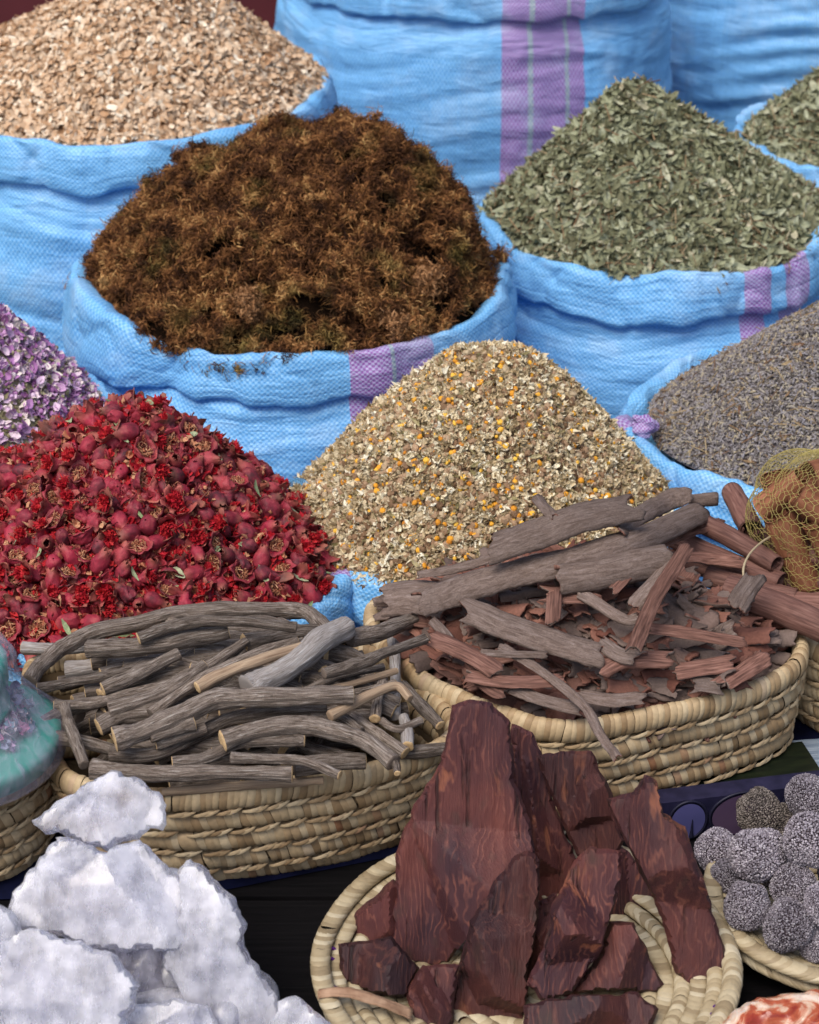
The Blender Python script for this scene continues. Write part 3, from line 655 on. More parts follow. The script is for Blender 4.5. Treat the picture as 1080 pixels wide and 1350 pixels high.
def tube(path, r, sides=12, closed=False, rn=None):
    """tube along a path; r scalar or per point"""
    P = np.asarray(path); n = len(P); T_ = np.gradient(P, axis=0) if not closed else np.roll(P, -1, 0)-np.roll(P, 1, 0)
    T_ /= np.linalg.norm(T_, axis=1)[:, None]+1e-9; u = np.cross(T_[0], [0, 0, 1.]); 
    if np.linalg.norm(u) < .05: u = np.cross(T_[0], [1., 0, 0])
    u /= np.linalg.norm(u); Us = [u]
    for k in range(1, n):
        u = Us[-1]-T_[k]*np.dot(Us[-1], T_[k]); Us.append(u/(np.linalg.norm(u)+1e-9))
    Us = np.array(Us); Ws = np.cross(T_, Us); a = np.arange(sides)*2*math.pi/sides
    r = np.broadcast_to(np.asarray(r, float), (n,))
    rad = r[:, None]*(rn if rn is not None else np.ones((n, sides)))
    V = P[:, None]+Us[:, None]*(rad*np.cos(a))[..., None]+Ws[:, None]*(rad*np.sin(a))[..., None]
    f = grid_faces(n+1 if closed else n, sides, True) % (n*sides)
    return V.reshape(-1, 3), f, (T_, Us, Ws)
def resamp(path, n):
    P, s = arclen(path); t = np.linspace(0, s[-1], n, endpoint=False); return np.stack([np.interp(t, s, P[:, k]) for k in range(3)], 1)
def basket(label, plan, ztop, rows=5, pitch=.0230, seed=0, taper=.002, wave=None, wp=.0060):
    """plan: list of xy corners of the rim line (counter-clockwise)"""
    g = np.random.default_rng(seed); c = np.mean(plan, 0); root = empty('straw_basket', (c[0], c[1], 0), label, 'basket', 'coiled straw baskets')
    pl = resamp(spline(p3(*np.array(plan).T, 0), 300, True), 400)
    d = pl-np.append(c, 0); tn = np.roll(pl, -1, 0)-np.roll(pl, 1, 0); nr = np.stack([tn[:, 1], -tn[:, 0]], 1); nr /= np.linalg.norm(nr, axis=1)[:, None]
    ang = np.arctan2(d[:, 1], d[:, 0]); wob = .0035*vn(p3(np.cos(ang)*2, np.sin(ang)*2, seed), seed)
    rb, sb, cb = [], [], []
    for k in range(rows):
        z = ztop-.0115-k*pitch-(.002 if k else 0); off = -taper*k-(.006 if k == rows-1 else 0)
        p = pl.copy(); p[:, :2] += nr*off; wk = .0016*vn(p3(np.cos(ang)*4, np.sin(ang)*4, k*3.), seed+k); p[:, :2] += nr*wk[:, None]; p[:, 2] = z+wob*(1-k/rows)+.0008*vn(p3(ang*9, k, 0), seed)
        bb = .0122 if k == 0 else (.0108 if k < rows-1 else .0095)
        rb.append(wraps(p, .0085 if k == 0 else .0078, bb, wp*(1 if k == 0 else 1.18), .0012 if k == 0 else -.0028, g, over=1.2, bulk=.75))
        cb.append((tube(p, .0058, 8, True)[0], tri(tube(p, .0058, 8, True)[1])))
        if k < rows-1:      # twisted stitches that bind this coil to the next one
            P, s = arclen(p); Lt = s[-1]; m = int(Lt/.0215); st = (np.arange(m)+.5*(k % 2)+g.normal(size=m)*.14)*Lt/m
            for sgn in (-1, 1):
                tt = np.linspace(-1, 1, 7); S_ = (st[:, None]+sgn*tt*.0100-.003*sgn) % Lt
                cen = np.stack([np.interp(S_, s, P[:, j]) for j in range(3)], -1); n2 = np.stack([np.interp(S_, s, np.append(nr[:, j], nr[0, j])) for j in range(2)], -1)
                rad = .0076-.0040*np.abs(tt)**2
                cen = cen+np.stack([n2[..., 0]*rad, n2[..., 1]*rad, 0*n2[..., 0]-bb-.0012+sgn*tt*.0026], -1)
                hw = .0026*(1-.5*np.abs(tt)); up3 = np.zeros_like(cen); up3[..., 2] = 1
                outv = np.concatenate([n2, 0*n2[..., :1]], -1)
                V = np.stack([cen-up3*hw[None, :, None]-outv*.001, cen+outv*.0010, cen+up3*hw[None, :, None]-outv*.001], 2).reshape(-1, 3)
                q = tri(grid_faces(7, 3)); sb.append((V, (q[None]+(np.arange(m)*21)[:, None, None]).reshape(-1, 3)))
    (v0, t0) = rb[0]; child(mesh('rim_coil', v0, t0, m_straw), root)
    child(mesh('side_coils', *merge(rb[1:]), m_straw), root); child(mesh('stitching', *merge(sb), m_straw), root)
    # inner wall and base
    zs = np.linspace(.004, ztop-.012, 12); W = []
    for z in zs:
        q = pl.copy(); k = (ztop-z)/pitch; q[:, :2] += nr*(-taper*k-.004); q[:, 2] = z; W.append(q)
    V, T = merge(cb+[(np.array(W).reshape(-1, 3), tri(grid_faces(12, 400, True)))]); child(mesh('wall_core', V, T, m_core), root)
    q = W[0]; V = np.vstack([q, [[c[0], c[1], .004]]]); i = np.arange(400); child(mesh('base', V, np.stack([i, (i+1) % 400, np.full(400, 400)], 1), m_core), root)
    return root, pl
def plan_px(pts, z): return [tuple(at_z(x, y, z)[:2]) for x, y in pts]
ZR = .118
# rim lines as they run in the photograph, carried onto the rim's height
pA = plan_px([(70, 1000), (110, 1040), (250, 1058), (400, 1040), (520, 1012), (585, 985), (596, 955), (562, 915), (510, 872), (400, 862), (200, 868), (60, 876), (38, 905), (48, 950)], ZR-.0115)
pB = plan_px([(522, 868), (575, 908), (660, 942), (720, 958), (800, 956), (900, 938), (996, 910), (1044, 886), (1054, 860), (1036, 838), (978, 812), (860, 782), (700, 772), (575, 785), (502, 800), (490, 820), (500, 845)], ZR+.010-.0115)
pC = plan_px([(1000, 800), (1040, 832), (1100, 866), (1200, 890), (1330, 860), (1330, 780), (1200, 730), (1060, 728), (1000, 755)], ZR-.008)
pD = plan_px([(55, 1012), (62, 985), (40, 955), (-60, 930), (-220, 960), (-260, 1010), (-200, 1060), (-80, 1068), (10, 1045)], ZR-.0115)
bA, _ = basket('long coiled straw basket full of grey brown root sticks', pA, ZR, 5, seed=51, taper=.003)
bB, _ = basket('coiled straw basket full of grey and rust coloured bark strips', pB, ZR+.010, 5, pitch=.0250, seed=52, taper=.0015)
bC, _ = basket('straw basket of rolled cinnamon quills cut off at the right edge', pC, ZR+.003, 5, seed=53)
bD, _ = basket('straw basket at the left edge under the plastic wrapped turquoise tub', pD, ZR, 5, seed=54)

# ------------------------------------------------------------------ root sticks
m_bark, n, b = newmat('root_bark', .85, .2)
uvn = tex(n, 'UV'); st = noise_(n, mapping(n, uvn, (620, 60, 1)), 1., 5, .65, .8); bl_ = noise_(n, mapping(n, uvn, (20, 14, 1), (3, 3, 0)), 1., 3)
rr = nd(n, 'ObjectInfo').outputs['Random']
c1 = ramp(n, st, [(.34, (.04, .029, .023)), (.45, (.16, .125, .102)), (.57, (.30, .25, .215)), (.70, (.50, .46, .42))])
fz = noise_(n, tex(n), 650, 3, .7); st = math_(n, 'MULTIPLY_ADD', fz, .35, math_(n, 'MULTIPLY', st, .8)); c1 = gain(n, mixc(n, math_(n, 'MULTIPLY', bl_, .35), c1, (.20, .155, .12)), fz, .55, 1.45); lk(n, gain(n, c1, rr, .68, 1.2), b.inputs['Base Color']); bump(n, b, st, 1., .004)
m_pale, n, b = newmat('pale_root_bark', .8, .2); uvn = tex(n, 'UV'); st = noise_(n, mapping(n, uvn, (620, 55, 1)), 1., 5, .65, 1.2)
lk(n, ramp(n, st, [(.3, (.15, .12, .105)), (.5, (.32, .29, .27)), (.7, (.46, .44, .44))]), b.inputs['Base Color']); bump(n, b, st, .9, .002)
m_peel, n, b = newmat('peeled_root', .75, .2); uvn = tex(n, 'UV'); st = noise_(n, mapping(n, uvn, (600, 30, 1)), 1., 4, .6, .5)
lk(n, ramp(n, st, [(.3, (.20, .13, .085)), (.6, (.38, .28, .19)), (.8, (.48, .38, .27))]), b.inputs['Base Color']); bump(n, b, st, .6, .0015)
m_cut, n, b = newmat('cut_wood', .85, .15); rg = nd(n, 'VectorMath', op='LENGTH'); lk(n, tex(n), rg.inputs[0])
nz = noise_(n, tex(n), 420, 3); lk(n, ramp(n, nz, [(.3, (.42, .27, .13)), (.7, (.64, .47, .27))]), b.inputs['Base Color']); bump(n, b, nz, .5, .0008)
def stick(label, pts, r, seed, mt=None, cut=(1, 1), group='root sticks in the left basket', taper=.12, cat='root stick', name='root_stick', lumps=.24, share=None):
    g = np.random.default_rng(seed); P = np.asarray(pts, float); L = np.sum(np.linalg.norm(np.diff(P, axis=0), axis=1)); n = max(8, int(L/.0035))
    Q = spline(P, n); s = np.linspace(0, L, n); sides = 26
    Q = Q+.10*r*np.stack([vn(p3(s*40, k, seed), seed) for k in range(3)], 1)
    rr = r*(1-taper*np.linspace(0, 1, n))*(1+lumps*.6*vn(p3(s*32, 0, seed*1.7), seed+3)+lumps*.5*np.clip(vn(p3(s*70, 4, seed*1.7), seed+5), 0, 1))
    a = np.arange(sides)*2*math.pi/sides
    rn = 1+.10*fbm(p3(np.cos(a)[None]*1.8, np.sin(a)[None]*1.8, s[:, None]*45), seed+4, 3)+.07*vn(p3(np.cos(a)[None]*5, np.sin(a)[None]*5, s[:, None]*60), seed+6)+.05*vn(p3(np.cos(a)[None]*9, np.sin(a)[None]*9, s[:, None]*160), seed+7)
    V, f, (T_, Us, Ws) = tube(Q, rr, sides, rn=rn)
    # closing cuts: slightly tilted faces
    loc = Q.mean(0); UV = np.stack([np.tile(a*r, n), np.repeat(s, sides)+seed*.37], 1)
    root = mesh(name, V, f, mt or m_bark, uv=UV, loc=loc); tag(root, label, cat, group)
    for end, on in ((0, cut[0]), (-1, cut[1])):
        ring = V.reshape(n, sides, 3)[end]; c = ring.mean(0); out = T_[end]*(-1 if end == 0 else 1)
        rings = [ring, c+(ring-c)*.93+out*.0006, c+(ring-c)*.6+out*.0008*(1+g.normal()*.3), c+(ring-c)*.15+out*.0007]
        Vc = np.vstack(rings+[c[None]+out*.0007]); fq = tri(grid_faces(4, sides, True)); k = 3*sides; i = np.arange(sides)
        Tc = np.vstack([fq, np.stack([k+i, k+(i+1) % sides, np.full(sides, 4*sides)], 1)])
        e = mesh('cut_end', Vc, Tc, m_cut if on else (mt or m_bark), uv=np.zeros((len(Vc), 2)), loc=loc); e.parent = root; e.location = (0, 0, 0)
    return root
cA = np.mean(np.array(pA), 0)
def moundA(x, y, extra=0.): # height of the pile's top above the table
    return .112+extra+.046*np.exp(-(((x-cA[0])/.19)**2+((y-cA[1]-.03)/.13)**2))
def c5(x, y): return x/2, 780+y/2
pxs = .00070
def place_stick(pts, z0, zs=None):
    out = []
    for i, (x, y) in enumerate(pts):
        px, py = c5(x, y); dz = z0+(zs[i] if zs else 0); out.append(at_surf(px, py, lambda X, Y: moundA(X, Y, dz)))
    return out
# (points in half-pixels, radius in half-pixels, layer height, material, cut ends, label)
B_, W_, L_ = None, 'pale', 'peel'
sticks = [
 ([(75, 235), (110, 190), (165, 150), (240, 112), (380, 78), (500, 55), (640, 48), (760, 48), (820, 62), (862, 105)], 21, .034, B_, (0, 0), 'longest curved root lying across the back of the pile'),
 ([(235, 150), (350, 150), (480, 125), (600, 103)], 25, .046, B_, (0, 1), 'thick root just under the long curved one, cut end facing right'),
 ([(365, 125), (430, 100), (520, 82), (640, 78), (780, 95)], 15, .062, B_, (1, 0), 'thin root lying on the long curved one with its tan cut end left'),
 ([(655, 262), (700, 235), (780, 185), (850, 130), (912, 92)], 34, .050, W_, (0, 0), 'thickest pale grey root slanting up to the right beside the blue sack'),
 ([(642, 137), (740, 118), (860, 105), (930, 110)], 22, .030, B_, (1, 0), 'stub with a round pale cut end between the long root and the pale one'),
 ([(520, 252), (600, 212), (700, 175), (840, 135)], 15, .056, L_, (1, 0), 'peeled tan root with split end above the middle of the pile'),
 ([(300, 388), (380, 365), (480, 322), (570, 285), (660, 282), (800, 276), (930, 272)], 27, .062, B_, (1, 1), 'longest thick root across the middle with a knot hole near its right end'),
 ([(262, 356), (330, 325), (440, 308)], 25, .040, B_, (1, 0), 'short thick root with a big round cut end left of the middle'),
 ([(586, 396), (680, 365), (800, 352), (880, 368), (960, 392), (1035, 450)], 24, .052, B_, (1, 0), 'bent root curving down to the front rim at the right'),
 ([(455, 452), (540, 440), (640, 400), (760, 393), (803, 393)], 16, .044, B_, (1, 1), 'slim root with pale cut end under the bent one'),
 ([(242, 470), (380, 478), (560, 478), (770, 480)], 22, .040, B_, (0, 1), 'straight root along the front rim, right above the top salt crystal'),
 ([(290, 430), (400, 428), (500, 388), (600, 340), (720, 318), (860, 312)], 19, .034, B_, (0, 0), 'root running parallel just below the longest thick one'),
 ([(610, 438), (700, 440), (800, 447), (895, 484)], 13, .050, B_, (0, 1), 'thin root drooping toward the front rim on the right'),
 ([(775, 462), (880, 452), (962, 448)], 24, .030, B_, (0, 1), 'stout cut root low at the front right of the pile'),
 ([(430, 528), (600, 515), (750, 505), (850, 498)], 12, .012, L_, (0, 0), 'slim tan root half hidden behind the front rim'),
 ([(100, 257), (200, 237), (300, 217), (400, 192)], 13, .040, B_, (1, 0), 'thin straight root at the left below the long curved one'),
 ([(172, 305), (190, 370), (222, 458)], 14, .046, B_, (1, 0), 'short upright root leaning on the left inner wall'),
 ([(272, 258), (340, 228), (400, 200), (470, 165)], 19, .044, B_, (1, 0), 'root with a slanted pale cut end left of centre'),
 ([(146, 302), (250, 295), (330, 272), (460, 240), (560, 190), (650, 130)], 14, .036, B_, (1, 0), 'long slim root rising from the left wall to the back'),
 ([(290, 312), (400, 280), (480, 238), (540, 192)], 19, .048, B_, (0, 1), 'ridged root with a frayed pale end above the middle'),
 ([(400, 325), (470, 272), (560, 215), (680, 165), (782, 130)], 15, .046, B_, (0, 1), 'slim root beside the peeled one, rising right'),
 ([(855, 215), (950, 190), (1020, 160), (1120, 125)], 15, .056, B_, (0, 1), 'reddish brown root reaching over into the bark basket'),
 ([(925, 122), (1000, 108), (1090, 70)], 22, .036, B_, (0, 0), 'dark root at the back right touching the bark pile'),
 ([(800, 262), (900, 222), (1010, 198)], 11, .036, B_, (0, 1), 'first of three thin parallel twigs at the right, the upper one'),
 ([(860, 262), (950, 236), (1045, 210)], 10, .038, L_, (0, 1), 'paler middle twig of three thin parallel ones at the right'),
 ([(880, 275), (970, 258), (1040, 238)], 9, .032, B_, (0, 1), 'lowest of three thin parallel twigs at the right'),
 ([(870, 328), (930, 296), (1000, 262), (1048, 250), (1082, 282)], 13, .050, L_, (0, 0), 'light brown hooked twig at the right end of the pile'),
 ([(990, 335), (998, 285), (1010, 230)], 15, .030, B_, (1, 0), 'short stub pointing at the viewer with a yellow cut end, right side'),
 ([(1073, 408), (1074, 365), (1065, 330)], 15, .022, W_, (1, 0), 'pale stub with bright cut end near the right corner'),
 ([(925, 330), (1000, 380), (1068, 425)], 17, .020, B_, (0, 1), 'root slanting down into the right corner'),
 ([(1060, 245), (1110, 300), (1160, 352)], 15, .018, B_, (0, 1), 'root leaning along the right inner wall'),
 ([(1005, 340), (1050, 362), (1110, 340)], 11, .026, B_, (0, 1), 'small forked twig with a yellow broken tip at the right'),
 ([(1000, 420), (1080, 425), (1180, 412)], 18, .008, B_, (0, 1), 'dark root on the floor of the right corner'),
 ([(1038, 120), (1042, 200), (1040, 330)], 15, .012, W_, (1, 0), 'greyish upright root against the wall of the bark basket'),
 ([(150, 385), (260, 405), (370, 440)], 16, .026, B_, (0, 0), 'dark root crossing low at the left front'),
 ([(115, 345), (180, 310), (270, 290)], 18, .030, B_, (0, 0), 'root at the left below the thin straight one'),
 ([(80, 272), (150, 300), (210, 330)], 18, .020, B_, (0, 0), 'rough root at the far left of the pile'),
 ([(62, 150), (150, 152), (230, 145)], 14, .016, W_, (1, 0), 'pale root poking out at the back left corner, cut end left'),
 ([(180, 212), (260, 198), (345, 195)], 24, .012, W_, (0, 0), 'silvery grey root deep at the back left'),
 ([(412, 398), (450, 390), (540, 360)], 17, .046, B_, (1, 0), 'short root with pale end below the longest thick one'),
 ([(512, 348), (470, 360), (400, 385)], 16, .056, B_, (1, 0), 'stub whose round cut end faces right under the thick middle root'),
 ([(1000, 430), (1040, 450), (1048, 480)], 10, .052, B_, (0, 1), 'small frayed twig hooked over the front rim'),
 ([(820, 335), (900, 335), (950, 372)], 17, .030, B_, (0, 0), 'knobbly root behind the bent one'),
]
mm = {None: m_bark, 'pale': m_pale, 'peel': m_peel}
for i, (pts, r, z0, mt, cut, lb) in enumerate(sticks):
    P = place_stick(pts, z0-.010); pr = np.mean(P, 0)-EYE; dep = pr@F
    stick(lb, P, r*.53/FPX*dep, 300+i, mm[mt], cut)
# roots under the visible ones
g = np.random.default_rng(61)
def inside(px, poly, x, y):
    pass
polyA = np.array(pA)
def in_poly(poly, x, y, mar=0.):
    c = poly.mean(0); q = c+(poly-c)*(1-mar); k = False; j = len(q)-1
    for i in range(len(q)):
        if (q[i][1] > y) != (q[j][1] > y) and x < (q[j][0]-q[i][0])*(y-q[i][1])/(q[j][1]-q[i][1])+q[i][0]: k = not k
        j = i
    return k
cnt = 0
while cnt < 175:
    x, y = g.uniform(polyA[:, 0].min(), polyA[:, 0].max()), g.uniform(polyA[:, 1].min(), polyA[:, 1].max()); a = g.normal()*.35+.12; L = g.uniform(.05, .14)
    e = [(x+s_*L*math.cos(a), y+s_*L*math.sin(a)) for s_ in (-.5, -.15, .2, .5)]
    if not all(in_poly(polyA, *q, .13 if cnt % 5 < 2 else .24) for q in (e[0], e[-1])): continue
    zb = (.050, .085, .104, .112, .116)[cnt % 5]
    P = [np.array([q[0]+g.normal()*.003, q[1]+g.normal()*.004, moundA(q[0], q[1])-.105+zb+g.normal()*.003]) for q in e]
    stick('brown root lying in the lower layers of the left basket', P, g.uniform(.006, .0095), 500+cnt, None, (1, 1)); cnt += 1

# ------------------------------------------------------------------ bark strips
m_out, n, b = newmat('bark_outside', .85, .2); uvn = tex(n, 'UV'); st = noise_(n, mapping(n, uvn, (55, 420, 1)), 1., 6, .72, .8); sp = noise_(n, mapping(n, uvn, (18, 30, 1), (5, 1, 0)), 1., 3)
c1 = ramp(n, st, [(.3, (.05, .034, .028)), (.47, (.135, .10, .085)), (.62, (.21, .165, .148)), (.78, (.34, .29, .27))])
rr = nd(n, 'ObjectInfo').outputs['Random']
fz = noise_(n, tex(n), 520, 4, .75); st = math_(n, 'MULTIPLY_ADD', fz, .5, math_(n, 'MULTIPLY', st, .8)); c1 = gain(n, mixc(n, math_(n, 'MULTIPLY', sp, .35), c1, (.20, .135, .105)), fz, .55, 1.45); lk(n, gain(n, c1, rr, .8, 1.15), b.inputs['Base Color']); bump(n, b, st, .8, .0016)
m_in, n, b = newmat('bark_inside', .75, .25); uvn = tex(n, 'UV'); st = noise_(n, mapping(n, uvn, (40, 520, 1)), 1., 4, .6, .4)
c1 = ramp(n, st, [(.3, (.06, .028, .021)), (.5, (.155, .075, .056)), (.72, (.27, .145, .112))]); lk(n, gain(n, c1, nd(n, 'ObjectInfo').outputs['Random'], .7, 1.25), b.inputs['Base Color']); bump(n, b, st, .6, .0012)
def bark_geo(Q, upv, hw, curl, th, seed, jag=.25, ns=None, nw=15, wvar=.10):
    """curved plate along the polyline Q; upv = outer-bark side; curl in radians (half arc)"""
    g = np.random.default_rng(seed); Q = np.asarray(Q, float); L = np.sum(np.linalg.norm(np.diff(Q, axis=0), axis=1)); n = ns or max(8, int(L/.0035))
    P = spline(Q, n); s = np.linspace(0, L, n); T_ = np.gradient(P, axis=0); T_ /= np.linalg.norm(T_, axis=1)[:, None]
    up = np.asarray(upv, float)[None]+0*P; up = up-T_*(up*T_).sum(1)[:, None]; up /= np.linalg.norm(up, axis=1)[:, None]; sd_ = np.cross(T_, up)
    al = np.linspace(-1, 1, nw)[None]*np.ones((n, 1)); edge = 1+wvar*(.5*vn(p3(s[:, None]*18, np.sign(al)*3, seed), seed)+.7*fbm(p3(s[:, None]*150, np.sign(al)*3, seed+.5), seed+4, 3)); al = al*edge
    # ragged ends: slide the end rows along the strip
    tt = s[:, None]/L; sl = jag*hw*2*(fbm(p3(np.linspace(0, 2.6, nw)[None]+0*tt, 0*tt, seed+2.), seed+1, 3)*np.clip(1-tt*4, 0, 1)+fbm(p3(np.linspace(0, 2.6, nw)[None]+0*tt, 5+0*tt, seed), seed+2, 3)*np.clip(tt*4-3, 0, 1))
    A = max(curl, .05); rad = hw/math.sin(min(A, math.pi/2)) if A < math.pi/2 else hw
    cv = rad*(1+.06*vn(p3(s[:, None]*25, al*1.5, seed), seed+7)); lat = cv*np.sin(A*al); hgt = cv*(np.cos(A*al)-1)+(.0010*fbm(p3(s[:, None]*60, al*2, seed), seed+8, 3))-.0016*np.abs(vn(p3(s[:, None]*8, al*4, seed+.3), seed+12))
    base = P[:, None]+sd_[:, None]*lat[..., None]+up[:, None]*hgt[..., None]+T_[:, None]*sl[..., None]
    nr = sd_[:, None]*np.sin(A*al)[..., None]+up[:, None]*np.cos(A*al)[..., None]
    inn = base-nr*(th*(.8+.3*vn(p3(s[:, None]*50, al*3, seed+3.), seed))[..., None])
    V = np.vstack([base.reshape(-1, 3), inn.reshape(-1, 3)]); N_ = n*nw
    fo = grid_faces(n, nw)[:, ::-1]; fi = grid_faces(n, nw)+N_
    def strip(idx, flip):
        idx = np.array(idx); q = np.stack([idx[:-1], idx[1:], idx[1:]+N_, idx[:-1]+N_], 1); return q[:, ::-1] if flip else q
    e = [strip(np.arange(nw), 0), strip((n-1)*nw+np.arange(nw), 1), strip(np.arange(n)*nw, 1), strip(np.arange(n)*nw+nw-1, 0)]
    F_ = np.vstack([fo, fi]+e); mi = np.concatenate([np.zeros(len(fo)), np.ones(len(fi)+sum(map(len, e)))])
    uv = np.stack([np.tile((s[:, None]+0*al).ravel(), 2)+seed*.13, np.tile((hw*al).ravel(), 2)], 1)
    return V, F_, mi, uv
cB = np.mean(np.array(pB), 0)+np.array([0, .0]); polyB = np.array(pB)
def moundB(x, y, extra=0.):
    return .124+extra+.072*np.exp(-(((x-cB[0])/.18)**2+((y-cB[1]-.045)/.105)**2))
def c6(x, y): return 480+x*.5556, 600+y*.5556
def bark(label, pts, hw, z0, curl, seed, flip=False, th=.0028, tilt=(0, 0), zs=None, jag=.25, wvar=.07):
    P = [at_surf(*c6(x, y), lambda X, Y: moundB(X, Y, z0+(zs[i] if zs else 0))) for i, (x, y) in enumerate(pts)]
    dep = (np.mean(P, 0)-EYE)@F; hw_ = hw*.5556/FPX*dep; up = np.array([tilt[0], -.45+tilt[1], 1.])
    V, F_, mi, uv = bark_geo(P, up, hw_, curl, th, seed, jag, wvar=wvar)
    if flip: mi = 1-mi
    o = mesh('bark_strip', V, F_, [m_out, m_in], mi=mi, uv=uv, loc=np.mean(V, 0)); tag(o, label, 'bark strip', 'bark strips in the right basket'); return o
barks = [
 ('large grey plate of bark on top of the pile', [(295, 212), (400, 178), (520, 135), (648, 110)], 44, .078, .85, 0, .0035, .25),
 ('longest curled bark strip stretching from lower left to the upper right', [(125, 345), (240, 300), (380, 262), (520, 230), (660, 180), (800, 118)], 40, .050, 1.1, 0, .0035, .2),
 ('grey bark strip half hidden behind the top plate', [(600, 165), (700, 110), (770, 82)], 30, .058, .8, 0, .003, .3),
 ('thick grey bark roll with rusty inside at its left end', [(452, 278), (560, 262), (650, 240), (722, 225)], 44, .060, 1.5, 0, .0045, .15),
 ('long grey strip running down from the pile centre to the lower right', [(240, 355), (350, 400), (470, 440), (572, 468)], 38, .046, .8, 0, .0035, .2),
 ('rust red strip lying inner side up at the left', [(150, 425), (240, 462), (322, 510)], 24, .044, .7, 1, .003, .3),
 ('narrow light rust strip standing up in the pile centre', [(640, 458), (690, 340), (768, 212)], 19, .072, .5, 1, .003, .2),
 ('grey strip leaning beside the narrow rust one', [(640, 352), (690, 300), (738, 240)], 22, .058, .9, 0, .003, .3),
 ('long thin sliver hanging out over the front rim', [(325, 450), (430, 515), (520, 590), (562, 660), (602, 716)], 13, .040, .6, 0, .0025, .3),
 ('broad grey brown slab at the far left of the pile', [(40, 335), (120, 325), (215, 340)], 50, .030, .7, 0, .0035, .3),
 ('thin dark strip crossing the left of the pile top', [(120, 282), (220, 265), (330, 232)], 13, .040, .8, 0, .003, .3),
 ('reddish strip under the right end of the longest strip', [(690, 210), (780, 175), (852, 155)], 17, .038, .8, 1, .003, .35),
 ('small rolled bark end at the upper right of the pile', [(770, 100), (840, 92)], 17, .046, 1.9, 0, .003, .1),
 ('short grey piece near the front rim', [(515, 566), (590, 576), (662, 570)], 19, .022, .8, 0, .003, .3),
 ('square rust plate under the grey roll', [(425, 325), (490, 330), (560, 330)], 24, .040, .5, 1, .003, .3),
 ('upright rusty chip below the grey roll', [(448, 392), (450, 360), (452, 328)], 19, .052, .5, 1, .003, .3),
 ('dark upright chip poking into the chamomile', [(408, 92), (430, 120), (452, 145)], 15, .080, .8, 0, .003, .3),
 ('wide wavy grey scrap at the right of the pile', [(885, 350), (905, 318), (930, 285)], 27, .060, .7, 0, .0028, .4),
 ('curled grey strip low at the pile centre', [(510, 320), (560, 350), (620, 385), (655, 380)], 16, .046, .9, 0, .003, .3),
 ('dark strip under the long grey one on the right', [(560, 440), (610, 470), (655, 478)], 22, .044, .7, 0, .003, .3),
 ('red brown strip across the lower left', [(250, 520), (350, 535), (470, 530)], 19, .036, .7, 1, .003, .3),
 ('slender grey strip over the lower left', [(270, 465), (350, 470), (430, 470)], 11, .044, .8, 0, .003, .3),
 ('bark strip pointing right in the lower middle', [(340, 545), (420, 575), (520, 600)], 18, .026, .8, 0, .003, .3),
 ('long rusty strip at the right of the pile', [(670, 405), (780, 420), (900, 440)], 17, .042, .6, 1, .003, .3),
 ('rusty plate lying flat at the right', [(750, 508), (820, 498), (880, 490)], 24, .030, .5, 1, .003, .35),
 ('reddish strip low beside the rim on the right', [(850, 540), (910, 505), (960, 470)], 24, .026, .7, 1, .003, .35),
 ('curved rusty piece below the narrow upright strip', [(560, 505), (620, 480), (730, 480)], 26, .038, .8, 1, .003, .4),
 ('grey chip with a pale face near the right front', [(770, 545), (800, 540), (845, 548)], 22, .022, .4, 0, .003, .4),
 ('thin strip along the back of the pile at the right', [(700, 235), (800, 238), (900, 250)], 20, .020, .7, 1, .003, .3),
 ('rusty strip pointing up right behind the roll', [(590, 320), (640, 270), (700, 245)], 14, .052, .8, 1, .003, .3),
 ('short rust plate with a split edge, left front', [(250, 500), (300, 545), (330, 560)], 22, .028, .7, 1, .003, .4),
 ('dark narrow strip near the left inner wall', [(160, 385), (200, 430), (215, 470)], 14, .036, .8, 0, .003, .3),
]
for i, (lb, pts, hw, z0, curl, fl, th, jag) in enumerate(barks): bark(lb, pts, hw, z0-.008, curl, 700+i, bool(fl), th, jag=jag)
